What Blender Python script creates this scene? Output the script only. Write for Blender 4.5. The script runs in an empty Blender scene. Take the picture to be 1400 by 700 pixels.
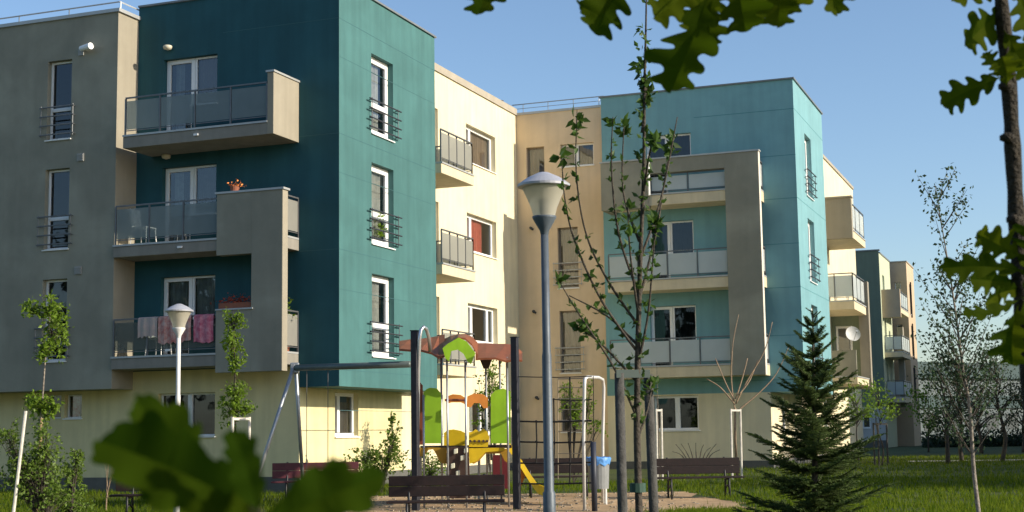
import bpy, math, random
from mathutils import Vector, Matrix
rnd = random.Random(11)
scene = bpy.context.scene
COL = scene.collection
R = math.radians

# ------------------------------------------------------------------ camera
FPX = 1985.7
yaw, pit, rol, EYE = R(-20.939), R(6.993), R(-0.851), 1.56
cy_, sy_ = math.cos(yaw), math.sin(yaw)
r0 = Vector((cy_, -sy_, 0)); f0 = Vector((sy_, cy_, 0)); u0 = Vector((0, 0, 1))
CF = f0*math.cos(pit) + u0*math.sin(pit)
cu = -f0*math.sin(pit) + u0*math.cos(pit)
CR = r0*math.cos(rol) + cu*math.sin(rol)
CU = -r0*math.sin(rol) + cu*math.cos(rol)
CP = Vector((0, 0, EYE))
def W(u, v, D):
    "point at distance D along the view, read off the photograph (1400x700)"
    return CP + (CF + CR*((u-700)/FPX) + CU*((350-v)/FPX))*D
def gz_d(D): return 0.10 + 0.30*min(1, max(0, (D-25)/20.0)) if D > 8 else 0.10
def gz(x, y): return gz_d(Vector((x, y, 0)).dot(f0))
def G(u, D, dz=0.0):
    "ground point under image column u at distance D"
    p = W(u, 590, D); return Vector((p.x, p.y, gz(p.x, p.y)+dz))

cam = bpy.data.objects.new('camera', bpy.data.cameras.new('camera')); COL.objects.link(cam)
m = Matrix.Identity(4)
for i in range(3):
    m[i][0], m[i][1], m[i][2], m[i][3] = CR[i], CU[i], -CF[i], CP[i]
cam.matrix_world = m
cam.data.sensor_width = 36; cam.data.lens = 36*FPX/1400
cam.data.clip_start = .05; cam.data.clip_end = 2000
cam.data.dof.use_dof = True; cam.data.dof.focus_distance = 32; cam.data.dof.aperture_fstop = 13.0
scene.camera = cam

# ------------------------------------------------------------------ light
SUN_EL = 23.5
sd = bpy.data.lights.new('sun', 'SUN'); sd.energy = 5.0; sd.angle = R(0.5); sd.color = (1.0, .89, .73)
so = bpy.data.objects.new('sun', sd); COL.objects.link(so)
az = R(0.4)   # direction towards the sun, measured from +X
to_sun = Vector((math.cos(az)*math.cos(R(SUN_EL)), math.sin(az)*math.cos(R(SUN_EL)), math.sin(R(SUN_EL))))
so.rotation_euler = to_sun.to_track_quat('Z', 'Y').to_euler()
w = bpy.data.worlds.new('World'); scene.world = w; w.use_nodes = True
nt = w.node_tree
sky = nt.nodes.new('ShaderNodeTexSky'); sky.sky_type = 'NISHITA'; sky.sun_disc = False
sky.sun_elevation = R(SUN_EL); sky.sun_rotation = R(90) - az
sky.air_density = 1.0; sky.dust_density = 0.9; sky.ozone_density = 3.0
bg = nt.nodes['Background']; bg.inputs[1].default_value = 0.143
nt.links.new(sky.outputs[0], bg.inputs[0])
scene.view_settings.view_transform = 'Standard'; scene.view_settings.look = 'None'
scene.view_settings.exposure = 0.35; scene.view_settings.gamma = 1
scene.render.engine = 'CYCLES'
scene.cycles.max_bounces = 8; scene.cycles.transparent_max_bounces = 24
scene.cycles.use_denoising = True

# ------------------------------------------------------------------ materials
MATS = {}
def mat(name, col, rough=.8, var=.08, scale=3.0, bump=0.0, bscale=60, metal=0.0, streak=0.0, spec=.4, col2=None, mottle=0.0):
    if name in MATS: return MATS[name]
    m = bpy.data.materials.new(name); m.use_nodes = True; MATS[name] = m
    n, l = m.node_tree.nodes, m.node_tree.links
    b = n['Principled BSDF']; b.inputs['Roughness'].default_value = rough
    b.inputs['Metallic'].default_value = metal; b.inputs['Specular IOR Level'].default_value = spec
    tc = n.new('ShaderNodeTexCoord')
    ns = n.new('ShaderNodeTexNoise'); ns.inputs['Scale'].default_value = scale; ns.inputs['Detail'].default_value = 6
    ns.inputs['Roughness'].default_value = .65
    l.new(tc.outputs['Object'], ns.inputs['Vector'])
    ramp = n.new('ShaderNodeValToRGB')
    c2 = col2 or [c*(1+var) for c in col]; c1 = col if col2 else [c*(1-var) for c in col]
    ramp.color_ramp.elements[0].color = (*c1, 1); ramp.color_ramp.elements[1].color = (*c2, 1)
    ramp.color_ramp.elements[0].position = .35; ramp.color_ramp.elements[1].position = .65
    l.new(ns.outputs['Fac'], ramp.inputs['Fac'])
    out = ramp.outputs['Color']
    if streak > 0:      # rain streaks: noise stretched along z
        mp = n.new('ShaderNodeMapping'); mp.inputs['Scale'].default_value = (2.4, 2.4, .16)
        n2 = n.new('ShaderNodeTexNoise'); n2.inputs['Scale'].default_value = 2.0; n2.inputs['Detail'].default_value = 5
        l.new(tc.outputs['Object'], mp.inputs['Vector']); l.new(mp.outputs['Vector'], n2.inputs['Vector'])
        r2 = n.new('ShaderNodeValToRGB')
        r2.color_ramp.elements[0].position = .38; r2.color_ramp.elements[1].position = .62
        r2.color_ramp.elements[0].color = (1-streak,)*3+(1,); r2.color_ramp.elements[1].color = (1, 1, 1, 1)
        mx = n.new('ShaderNodeMix'); mx.data_type = 'RGBA'; mx.blend_type = 'MULTIPLY'; mx.inputs['Factor'].default_value = 1
        l.new(n2.outputs['Fac'], r2.inputs['Fac']); l.new(out, mx.inputs['A']); l.new(r2.outputs['Color'], mx.inputs['B'])
        out = mx.outputs['Result']
    if mottle > 0:      # broad blotches of weathering
        n3 = n.new('ShaderNodeTexNoise'); n3.inputs['Scale'].default_value = .55; n3.inputs['Detail'].default_value = 8
        n3.inputs['Distortion'].default_value = .8
        l.new(tc.outputs['Object'], n3.inputs['Vector'])
        r3 = n.new('ShaderNodeValToRGB')
        r3.color_ramp.elements[0].position = .4; r3.color_ramp.elements[1].position = .62
        r3.color_ramp.elements[0].color = (1-mottle,)*3+(1,); r3.color_ramp.elements[1].color = (1, 1, 1, 1)
        mx = n.new('ShaderNodeMix'); mx.data_type = 'RGBA'; mx.blend_type = 'MULTIPLY'; mx.inputs['Factor'].default_value = 1
        l.new(n3.outputs['Fac'], r3.inputs['Fac']); l.new(out, mx.inputs['A']); l.new(r3.outputs['Color'], mx.inputs['B'])
        out = mx.outputs['Result']
    l.new(out, b.inputs['Base Color'])
    if bump > 0:
        nb = n.new('ShaderNodeTexNoise'); nb.inputs['Scale'].default_value = bscale; nb.inputs['Detail'].default_value = 4
        l.new(tc.outputs['Object'], nb.inputs['Vector'])
        bp = n.new('ShaderNodeBump'); bp.inputs['Strength'].default_value = bump; bp.inputs['Distance'].default_value = .02
        l.new(nb.outputs['Fac'], bp.inputs['Height']); l.new(bp.outputs['Normal'], b.inputs['Normal'])
    return m
def leafmat(name, col, trans=.45, var=.35, col2=None, gloss=.45):
    if name in MATS: return MATS[name]
    m = bpy.data.materials.new(name); m.use_nodes = True; MATS[name] = m
    n, l = m.node_tree.nodes, m.node_tree.links
    b = n['Principled BSDF']; b.inputs['Roughness'].default_value = gloss; b.inputs['Specular IOR Level'].default_value = .3
    g = n.new('ShaderNodeNewGeometry'); ramp = n.new('ShaderNodeValToRGB')
    ramp.color_ramp.elements[0].color = (*[c*(1-var) for c in col], 1)
    ramp.color_ramp.elements[1].color = (*(col2 or [c*(1+var) for c in col]), 1)
    l.new(g.outputs['Random Per Island'], ramp.inputs['Fac'])
    tn = n.new('ShaderNodeTexNoise'); tn.inputs['Scale'].default_value = 25
    tc = n.new('ShaderNodeTexCoord'); l.new(tc.outputs['Object'], tn.inputs['Vector'])
    mx0 = n.new('ShaderNodeMix'); mx0.data_type = 'RGBA'; mx0.blend_type = 'MULTIPLY'; mx0.inputs['Factor'].default_value = .5
    l.new(ramp.outputs['Color'], mx0.inputs['A']); l.new(tn.outputs['Color'], mx0.inputs['B'])
    hs = n.new('ShaderNodeHueSaturation'); hs.inputs['Value'].default_value = 1.3; hs.inputs['Saturation'].default_value = 1.0
    l.new(ramp.outputs['Color'], hs.inputs['Color'])
    l.new(ramp.outputs['Color'], b.inputs['Base Color'])
    t = n.new('ShaderNodeBsdfTranslucent'); l.new(hs.outputs['Color'], t.inputs['Color'])
    mx = n.new('ShaderNodeMixShader'); mx.inputs[0].default_value = trans
    l.new(b.outputs[0], mx.inputs[1]); l.new(t.outputs[0], mx.inputs[2])
    l.new(mx.outputs[0], n['Material Output'].inputs['Surface'])
    return m
def glassmat(name, tint, refl=.5, rough=.02):
    if name in MATS: return MATS[name]
    m = bpy.data.materials.new(name); m.use_nodes = True; MATS[name] = m
    n, l = m.node_tree.nodes, m.node_tree.links
    t = n.new('ShaderNodeBsdfTransparent'); t.inputs['Color'].default_value = (*tint, 1)
    g = n.new('ShaderNodeBsdfGlossy'); g.inputs['Roughness'].default_value = rough; g.inputs['Color'].default_value = (.85, .9, .95, 1)
    fr = n.new('ShaderNodeFresnel'); fr.inputs['IOR'].default_value = 1.6
    mt = n.new('ShaderNodeMath'); mt.operation = 'MULTIPLY_ADD'; mt.inputs[1].default_value = 1.0; mt.inputs[2].default_value = refl*.12
    nz = n.new('ShaderNodeTexNoise'); nz.inputs['Scale'].default_value = 1.2
    tc = n.new('ShaderNodeTexCoord'); l.new(tc.outputs['Object'], nz.inputs['Vector'])
    bp = n.new('ShaderNodeBump'); bp.inputs['Strength'].default_value = .06; bp.inputs['Distance'].default_value = .05
    l.new(nz.outputs['Fac'], bp.inputs['Height']); l.new(bp.outputs['Normal'], g.inputs['Normal'])
    l.new(fr.outputs[0], mt.inputs[0])
    mx = n.new('ShaderNodeMixShader'); l.new(mt.outputs[0], mx.inputs[0])
    l.new(t.outputs[0], mx.inputs[1]); l.new(g.outputs[0], mx.inputs[2])
    l.new(mx.outputs[0], n['Material Output'].inputs['Surface'])
    return m
def frostmat(name, col, see=.3):
    if name in MATS: return MATS[name]
    m = bpy.data.materials.new(name); m.use_nodes = True; MATS[name] = m
    n, l = m.node_tree.nodes, m.node_tree.links
    b = n['Principled BSDF']; b.inputs['Base Color'].default_value = (*col, 1); b.inputs['Roughness'].default_value = .35
    tl = n.new('ShaderNodeBsdfTranslucent'); tl.inputs['Color'].default_value = (*col, 1)
    tr = n.new('ShaderNodeBsdfTransparent'); tr.inputs['Color'].default_value = (.85, .92, .92, 1)
    a = n.new('ShaderNodeMixShader'); a.inputs[0].default_value = .5
    l.new(b.outputs[0], a.inputs[1]); l.new(tl.outputs[0], a.inputs[2])
    c = n.new('ShaderNodeMixShader'); c.inputs[0].default_value = see
    nz = n.new('ShaderNodeTexNoise'); nz.inputs['Scale'].default_value = 2.0; tc = n.new('ShaderNodeTexCoord')
    l.new(tc.outputs['Object'], nz.inputs['Vector'])
    mr = n.new('ShaderNodeMapRange'); mr.inputs['To Min'].default_value = see-.08; mr.inputs['To Max'].default_value = see+.08
    l.new(nz.outputs['Fac'], mr.inputs['Value']); l.new(mr.outputs['Result'], c.inputs[0])
    l.new(a.outputs[0], c.inputs[1]); l.new(tr.outputs[0], c.inputs[2])
    l.new(c.outputs[0], n['Material Output'].inputs['Surface'])
    return m
taupe = mat('taupe_render', (.31, .30, .235), .9, .06, 1.5, .35, 80, streak=.05, mottle=.20)
side_beige = mat('beige_render', (.31, .28, .215), .9, .05, 1.5, .35, 80, streak=.08)
teal_f = mat('teal_paint_shaded', (.024, .098, .118), .75, .06, 1.2, .12, 90, streak=.12, mottle=.14, spec=.25)  # darker copy of the teal: the front's shade is put into the colour
teal = mat('petrol_teal_paint', (.066, .172, .168), .75, .05, 1.2, .12, 90, streak=.12, mottle=.14, spec=.25)
teal2 = mat('light_teal_paint', (.185, .37, .40), .75, .05, 1.2, .12, 90, streak=.07, mottle=.08, spec=.25)
teal3 = mat('faded_teal_paint', (.16, .20, .145), .8, .05, 1.2, .1, 90, streak=.08)
seam = mat('dark_joint', (.04, .12, .13), .8)
cream = mat('cream_render', (.77, .68, .46), .9, .04, 1.4, .3, 85, streak=.09, mottle=.07)
cream_g = mat('yellow_cream_render', (.74, .65, .36), .9, .04, 1.4, .3, 85, streak=.10, mottle=.10)
peach = mat('peach_render', (.70, .55, .37), .9, .04, 1.4, .3, 85, streak=.07, mottle=.08)
greenish = mat('pale_green_render', (.45, .49, .34), .9, .04, 1.4)
orange_r = mat('orange_render', (.50, .38, .25), .9, .05, 1.4)
base_m = mat('dark_plinth', (.11, .11, .10), .9, .12, 4, .4, 50)
slabc = mat('balcony_concrete', (.25, .235, .20), .9, .08, 2, .3, 60, streak=.1)
creamslab = mat('balcony_cream', (.62, .53, .36), .9, .05, 2, .2, 60, streak=.08)
coping = mat('coping_metal', (.42, .43, .42), .45, .06, 2, metal=.3)
capbeige = mat('cap_beige', (.36, .32, .25), .8, .08, 2)
roofm = mat('roof_membrane', (.12, .12, .12), .9)
white = mat('white_upvc', (.78, .78, .76), .4, .02, 3)
steel = mat('galvanised_steel', (.36, .38, .40), .42, .10, 8, metal=.65)
dsteel = mat('dark_rail_steel', (.055, .06, .07), .5, .1, 8, metal=.4)
raildark = mat('railing_steel', (.15, .155, .16), .45, .1, 8, metal=.5)
pane = glassmat('window_glass', (.72, .76, .76))
darkpane = glassmat('dark_window_glass', (.26, .29, .33), .15)
frost = frostmat('frosted_glass', (.36, .42, .43), .42)
frostw = frostmat('white_frosted_glass', (.72, .76, .76), .18)
frostg = frostmat('mesh_glass', (.50, .49, .44), .22)
cloth = mat('grey_curtain', (.42, .41, .38), .9, .15, 6)
cloth_d = mat('brown_curtain', (.12, .10, .085), .9, .15, 6)
cloth_r = mat('red_curtain', (.52, .13, .09), .9, .15, 6)
blind = mat('brown_roller_blind', (.24, .17, .12), .8, .1, 4)
wood_d = mat('dark_stained_wood', (.014, .006, .005), .65, .35, 14, .2, 60)
wood_p = mat('purple_stained_wood', (.105, .028, .036), .5, .2, 10)
wood_st = mat('weathered_stake_wood', (.062, .06, .054), .9, .3, 18, .4, 60)
wood_w = mat('white_stake_wood', (.62, .58, .50), .8, .15, 10)
wood_t = mat('tan_stake_wood', (.36, .26, .13), .8, .2, 10)
iron = mat('black_cast_iron', (.02, .02, .022), .5, .2, 20)
lampgrey = mat('lamp_grey_paint', (.085, .105, .125), .5, .12, 6, .1, 40, metal=.15)
lamphat = mat('lamp_hat_aluminium', (.45, .46, .50), .45, .06, 6, metal=.3)
lampwhite = mat('lamp_white_paint', (.62, .62, .60), .5, .06, 6)
lampglass = frostmat('lamp_diffuser', (.72, .68, .56), .25)
bark = mat('young_bark', (.060, .050, .038), .9, .4, 30, .6, 60)
bark_b = mat('birch_bark', (.22, .19, .155), .9, .5, 18, .5, 40)
bark_o = mat('oak_bark', (.035, .028, .018), .85, .5, 60, .8, 160)
bark_r = mat('red_twig_bark', (.27, .19, .12), .8, .3, 20)
lf_young = leafmat('young_leaf', (.058, .110, .018), .5)
lf_light = leafmat('light_green_leaf', (.15, .235, .022), .5)
lf_bush = leafmat('bush_leaf', (.13, .20, .03), .45)
lf_dark = leafmat('dark_leaf', (.022, .042, .018), .35)
lf_birch = leafmat('birch_leaf', (.045, .078, .034), .45)
lf_oak = leafmat('oak_leaf', (.044, .085, .003), .6, .3, (.080, .105, .004), .7)
MATS['oak_leaf'].node_tree.nodes['Principled BSDF'].inputs['Specular IOR Level'].default_value = .03
lf_spruce = leafmat('spruce_needle', (.036, .072, .018), .3, .4, (.10, .15, .03), .7)
lf_grass = leafmat('grass_blade', (.070, .150, .006), .5, .35, (.17, .21, .02), .9)
MATS['grass_blade'].node_tree.nodes['Principled BSDF'].inputs['Specular IOR Level'].default_value = .05
p_red = mat('red_brown_roof_panel', (.27, .085, .032), .5, .12, 5, mottle=.22, streak=.10)
p_green = mat('lime_panel', (.34, .62, .03), .45, .06, 4, mottle=.22, streak=.10)
p_yel = mat('yellow_panel', (.80, .55, .02), .4, .06, 4, mottle=.22, streak=.10)
p_gold = mat('golden_panel', (.52, .30, .03), .45, .08, 4, mottle=.22, streak=.10)
p_org = mat('orange_panel', (.80, .30, .06), .45, .06, 4, mottle=.22, streak=.10)
p_brn = mat('brown_panel', (.06, .035, .028), .5, .15, 6)
hold_m = mat('climbing_hold', (.62, .60, .45), .6)
rope = mat('black_rope', (.018, .018, .018), .9)
blue = mat('blue_bin_bag', (.10, .28, .62), .4, .15, 12, .6, 25)
binm = mat('grey_bin', (.20, .21, .21), .6, .1, 8)
pink = mat('pink_patterned_cloth', (.50, .10, .16), .9, .5, 9, col2=(.62, .34, .33))
pinkr = mat('red_pink_cloth', (.42, .06, .12), .9, .5, 9, col2=(.60, .28, .32))
flower = mat('orange_flower', (.75, .26, .06), .8, .4, 30)
flower_r = mat('red_brown_flower', (.30, .05, .025), .9, .5, 40)
terracotta = mat('terracotta', (.25, .09, .05), .8)
sand = mat('sand_ground', (.38, .25, .13), .95, .2, 1.2, .9, 25, col2=(.56, .38, .21), mottle=.25)
grassg = mat('turf', (.028, .055, .006), .95, .3, .8, .9, 30, col2=(.065, .085, .014), mottle=.3)
pathm = mat('concrete_path', (.42, .40, .35), .9, .1, 2, .3, 40)
wh_w = mat('warehouse_cladding', (.085, .11, .115), .6, .05, .8)
wh_t = mat('warehouse_teal_band', (.018, .05, .052), .6, .06, .8)

# ------------------------------------------------------------------ mesh builder
class MB:
    def __init__(s): s.v = []; s.f = []
    def face(s, *pts):
        i = len(s.v); s.v += [tuple(p) for p in pts]; s.f.append(tuple(range(i, i+len(pts))))
    def box(s, x0, x1, y0, y1, z0, z1):
        if x0 > x1: x0, x1 = x1, x0
        if y0 > y1: y0, y1 = y1, y0
        if z0 > z1: z0, z1 = z1, z0
        i = len(s.v)
        s.v += [(x, y, z) for x in (x0, x1) for y in (y0, y1) for z in (z0, z1)]
        s.f += [tuple(i+k for k in q) for q in ((0,1,3,2),(4,6,7,5),(0,4,5,1),(2,3,7,6),(0,2,6,4),(1,5,7,3))]
    def obox(s, c, ax, ay, az_):
        "oriented box: centre and three half-extent vectors"
        c, ax, ay, az_ = map(Vector, (c, ax, ay, az_)); i = len(s.v)
        s.v += [tuple(c+ax*a+ay*b+az_*g) for a in (-1,1) for b in (-1,1) for g in (-1,1)]
        s.f += [tuple(i+k for k in q) for q in ((0,1,3,2),(4,6,7,5),(0,4,5,1),(2,3,7,6),(0,2,6,4),(1,5,7,3))]
    def beam(s, a, b, wx, wy=None, up=(0, 0, 1)):
        a, b = Vector(a), Vector(b); d = b-a; L = d.length; d.normalize()
        x = d.cross(Vector(up))
        if x.length < 1e-4: x = d.cross(Vector((0, 1, 0)))
        x.normalize(); y = x.cross(d)
        s.obox((a+b)/2, x*wx/2, y*(wy or wx)/2, d*L/2)
    def tube(s, pts, rad, n=8, cap=True):
        pts = [Vector(p) for p in pts]
        if not isinstance(rad, (list, tuple)): rad = [rad]*len(pts)
        i0 = len(s.v); x = None
        for k, p in enumerate(pts):
            d = (pts[min(k+1, len(pts)-1)]-pts[max(k-1, 0)])
            d = d.normalized() if d.length > 1e-9 else Vector((0, 0, 1))
            if x is None:
                x = d.cross(Vector((0, 1, .01)));
                if x.length < 1e-3: x = d.cross(Vector((1, 0, 0)))
            x = (x - d*x.dot(d)).normalized(); y = d.cross(x)
            for j in range(n):
                a = 2*math.pi*j/n
                s.v.append(tuple(p + (x*math.cos(a)+y*math.sin(a))*rad[k]))
        for k in range(len(pts)-1):
            for j in range(n):
                a = i0+k*n+j; b = i0+k*n+(j+1) % n
                s.f.append((a, b, b+n, a+n))
        if cap:
            s.f.append(tuple(i0+j for j in reversed(range(n)))); e = i0+(len(pts)-1)*n
            s.f.append(tuple(e+j for j in range(n)))
    def lathe(s, c, prof, n=24):
        "prof: list of (r, z) from bottom to top around vertical axis at c"
        i0 = len(s.v)
        for r_, z in prof:
            for j in range(n):
                a = 2*math.pi*j/n; s.v.append((c[0]+r_*math.cos(a), c[1]+r_*math.sin(a), c[2]+z))
        for k in range(len(prof)-1):
            for j in range(n):
                a = i0+k*n+j; b = i0+k*n+(j+1) % n
                s.f.append((a, b, b+n, a+n))
    def plate(s, O, X, Y, N, poly, t):
        "extruded 2-D outline"
        O, X, Y, N = map(Vector, (O, X, Y, N)); n = len(poly); i = len(s.v)
        for sg in (-.5, .5): s.v += [tuple(O+X*p[0]+Y*p[1]+N*(t*sg)) for p in poly]
        s.f.append(tuple(i+j for j in reversed(range(n)))); s.f.append(tuple(i+n+j for j in range(n)))
        for j in range(n):
            k = (j+1) % n; s.f.append((i+j, i+k, i+n+k, i+n+j))
    def build(s, name, m, parent=None, smooth=False, label=None, bevel=0):
        me = bpy.data.meshes.new(name)
        off = root_loc(parent)
        me.from_pydata([(a-off[0], b-off[1], c-off[2]) for a, b, c in s.v], [], s.f); me.update()
        if smooth:
            me.polygons.foreach_set('use_smooth', [True]*len(me.polygons))
        o = bpy.data.objects.new(name, me); COL.objects.link(o); me.materials.append(m)
        if parent is not None: o.parent = parent
        if label: o['label'] = label
        if bevel:
            md = o.modifiers.new('bevel', 'BEVEL'); md.width = bevel; md.segments = 2; md.limit_method = 'ANGLE'
        return o
def root_loc(o):
    if o is None: return (0, 0, 0)
    while o.parent: o = o.parent
    return tuple(o.location)
def tag(o, label=None, cat=None, group=None, kind=None):
    if label: o['label'] = label
    if cat: o['category'] = cat
    if group: o['group'] = group
    if kind: o['kind'] = kind
    return o
def thing(name, label, cat, loc, group=None):
    o = bpy.data.objects.new(name, None); COL.objects.link(o); o.location = loc; o.empty_display_size = .2
    return tag(o, label, cat, group)
def structure(name, mb, m):
    o = mb.build(name, m); o['kind'] = 'structure'; return o
def copy_tree(o, parent=None):
    c = o.copy(); COL.objects.link(c)
    if parent is not None: c.parent = parent
    for ch in [x for x in bpy.data.objects if x.parent == o]: copy_tree(ch, c)
    return c

# ------------------------------------------------------------------ facade helpers
# a plane is ('X', x0): faces +X, s = y ; or ('Y', y0): faces -Y, s = x ; d = distance out of the wall
def pbox(mb, pl, s0, s1, d0, d1, z0, z1):
    if pl[0] == 'X': mb.box(pl[1]+d0, pl[1]+d1, s0, s1, z0, z1)
    else: mb.box(s0, s1, pl[1]-d1, pl[1]-d0, z0, z1)
def PP(pl, s, d, z): return (pl[1]+d, s, z) if pl[0] == 'X' else (s, pl[1]-d, z)
def facade(mb, pl, s0, s1, z0, z1, holes=(), depth=.2):
    ss = sorted({s0, s1, *[h[0] for h in holes], *[h[1] for h in holes]})
    zz = sorted({z0, z1, *[h[2] for h in holes], *[h[3] for h in holes]})
    def q(pts):
        P = [PP(pl, *p) for p in pts]; mb.face(*(P if pl[0] == 'X' else P))
    for a, b in zip(ss, ss[1:]):
        for c, e in zip(zz, zz[1:]):
            ms, mz = (a+b)/2, (c+e)/2
            if any(h[0] < ms < h[1] and h[2] < mz < h[3] for h in holes): continue
            q([(a, 0, c), (b, 0, c), (b, 0, e), (a, 0, e)])
    for h in holes:
        a, b, c, e = h[:4]
        q([(a, 0, c), (a, -depth, c), (a, -depth, e), (a, 0, e)])
        q([(b, -depth, c), (b, 0, c), (b, 0, e), (b, -depth, e)])
        q([(a, 0, e), (a, -depth, e), (b, -depth, e), (b, 0, e)])
        q([(a, -depth, c), (a, 0, c), (b, 0, c), (b, -depth, c)])
def window(par, pl, s0, s1, z0, z1, cols=(0, 1), rows=(0, 1), fw=.07, depth=.2, sill=True, glass=None, curtain=None,
           cur_rng=((0, 1),), rail=False, fmat=None, name='window', label=None, mull=.09, cdark=None):
    glass = glass or pane; fmat = fmat or white
    f = MB(); d0, d1 = -depth+.01, -depth+.07
    pbox(f, pl, s0+.005, s0+fw, d0, d1, z0+.005, z1-.005); pbox(f, pl, s1-fw, s1-.005, d0, d1, z0+.005, z1-.005)
    pbox(f, pl, s0+fw, s1-fw, d0, d1, z0+.005, z0+fw); pbox(f, pl, s0+fw, s1-fw, d0, d1, z1-fw, z1-.005)
    S = lambda t: s0+fw+(s1-s0-2*fw)*t
    Z = lambda t: z0+fw+(z1-z0-2*fw)*t
    for c in cols[1:-1]: pbox(f, pl, S(c)-mull/2, S(c)+mull/2, d0+.003, d1+.012, z0+fw-.003, z1-fw+.003)
    for r_ in rows[1:-1]: pbox(f, pl, s0+fw-.003, s1-fw+.003, d0+.006, d1+.006, Z(r_)-mull/2, Z(r_)+mull/2)
    fo = f.build(name, fmat, par, bevel=.006)
    if label: fo['label'] = label
    g = MB(); g.face(*[PP(pl, a_, -depth+.03, b_) for a_, b_ in ((s0+fw-.01, z0+fw-.01), (s1-fw+.01, z0+fw-.01), (s1-fw+.01, z1-fw+.01), (s0+fw-.01, z1-fw+.01))])
    g.build('pane', glass, fo)
    if curtain is not None:
        for a, b in cur_rng:
            c = MB(); n = max(4, int((b-a)*(s1-s0)/.05)); dz = -depth-.05
            pts = []
            for i in range(n+1):
                t = a+(b-a)*i/n; pts.append((S(t), dz+.03*math.sin(i*1.9)+rnd.uniform(-.006, .006)))
            for p, q in zip(pts, pts[1:]):
                c.face(PP(pl, p[0], p[1], z0+.05), PP(pl, q[0], q[1], z0+.05), PP(pl, q[0], q[1], z1), PP(pl, p[0], p[1], z1))
            c.build('curtain', curtain, fo)
    # the dark room behind
    rm = MB(); dd = -depth-1.6
    a, b = s0-.5, s1+.5; c_, e = z0-.2, z1+.15
    P = lambda s, d, z: PP(pl, s, d, z)
    rm.face(P(a, dd, c_), P(b, dd, c_), P(b, dd, e), P(a, dd, e))
    rm.build('room_wall', cdark or MATS['room'], fo)
    if sill:
        k = MB(); pbox(k, pl, s0-.03, s1+.03, -.02, .045, z0-.03, z0-.003); pbox(k, pl, s0+.004, s1-.004, -depth+.07, -.02, z0+.003, z0+.02)
        k.build('sill', white, fo)
    if rail:
        k = MB(); zb = z0+.12; ex_ = .28 if pl[0] == 'X' else .15
        for i in range(4):
            z = zb+i*.235
            k.tube([PP(pl, s0-ex_, .10, z), PP(pl, s1+ex_, .10, z)], .019, 6)
            for s in (s0-.12, s1+.12): k.tube([PP(pl, s, .0, z), PP(pl, s, .10, z)], .011, 6)
        for s in (s0-.12, s1+.12): k.tube([PP(pl, s, .085, zb-.05), PP(pl, s, .085, zb+.75)], .011, 6)
        k.build('railing', raildark if rail is True else rail, fo)
    return fo
mat('room', (.05, .048, .045), .9, .2, 1)
def balcony(par, pl, s0, s1, dep, zt, zb, mslab, rail_d=None, glass=None, gs=None, ends=(), post_n=5, railz=.98, name='balcony', lab=None, capm=None, foot=None):
    b = MB(); pbox(b, pl, s0, s1, .004, dep, zb, zt-.05); o = b.build(name, mslab, par, label=lab, bevel=.01)
    c = MB(); pbox(c, pl, s0-.0, s1+.0, .004, dep+.025, zt-.046, zt); c.build('cap', capm or coping, o)
    return o
def railing(par, pts, z0, hgt, glass, nposts, metal=None, off=.14, gname='glass_panel'):
    "glass railing along a plan polyline"
    metal = metal or raildark
    r_ = MB(); g = MB()
    for (a, b), n in zip(zip(pts, pts[1:]), nposts):
        a, b = Vector((*a, 0)), Vector((*b, 0)); d = (b-a)
        for i in range(n+1):
            p = a+d*i/n; r_.box(p.x-.018, p.x+.018, p.y-.018, p.y+.018, z0, z0+hgt-.02)
        r_.beam((a.x, a.y, z0+hgt), (b.x, b.y, z0+hgt), .045, .035)
        r_.beam((a.x, a.y, z0+off-.03), (b.x, b.y, z0+off-.03), .02, .02)
        nrm = Vector((d.y, -d.x, 0)).normalized()
        for i in range(n):
            p = a+d*((i+.03)/n); q = a+d*((i+.97)/n)
            g.obox(((p.x+q.x)/2, (p.y+q.y)/2, z0+(off+hgt-.08)/2), (q-p)/2, nrm*.005, (0, 0, (hgt-.08-off)/2))
    r = r_.build('railing', metal, par); g.build(gname, glass, r if par.parent is None else par)
    return r

# ================================================================== LEFT BUILDING
XL, X1, X2, Yg, Y1, Y2, Y3 = -21.8, -16.04, -17.1, 29.59, 30.45, 36.11, 45.24
ZB, ZT, ZC, ZG = 2.74, 12.56, 12.29, 12.23
LB = thing('apartment_building', 'nearest apartment block, grey with dark teal corner, left of the playground', 'apartment building', (-19, 33, .2), 'apartment blocks round the courtyard')
FR = {1: (3.52, 5.57), 2: (6.32, 8.37), 3: (9.12, 11.17)}
# grey volume
holes = [(-23.92, -23.18, a, b) for a, b in FR.values()]
w_ = MB(); facade(w_, ('Y', Yg), -36, XL, 2.8, ZG, holes)
w_.face((-36, Yg, 2.8), (XL, Yg, 2.8), (XL, Y1, 2.8), (-36, Y1, 2.8))
w_.build('wall', taupe, LB, label='grey rendered upper wall')
w_ = MB(); facade(w_, ('X', XL), Yg, Y1, 2.8, ZG)
w_.face((XL, Y1, ZG), (XL, Y1+.4, ZG), (XL, Y1+.4, ZT), (XL, Y1, ZT))
w_.build('wall', side_beige, LB, label='beige side wall of the grey volume')
k = MB(); k.box(-36, XL+.06, Yg-.05, Yg+.3, ZG+.002, ZG+.09); k.box(XL-.25, XL+.06, Yg+.3, Y1-.004, ZG+.002, ZG+.09)
k.build('coping', coping, LB)
k = MB(); k.tube([(-36, Yg+.12, ZG+.30), (XL-.05, Yg+.12, ZG+.30), (XL-.05, Y1+1, ZG+.30)], .02, 6)
for i in range(10): k.tube([(-36+i*1.575, Yg+.12, ZG+.08), (-36+i*1.575, Yg+.12, ZG+.3)], .015, 6)
k.build('roof_rail', coping, LB)
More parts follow.
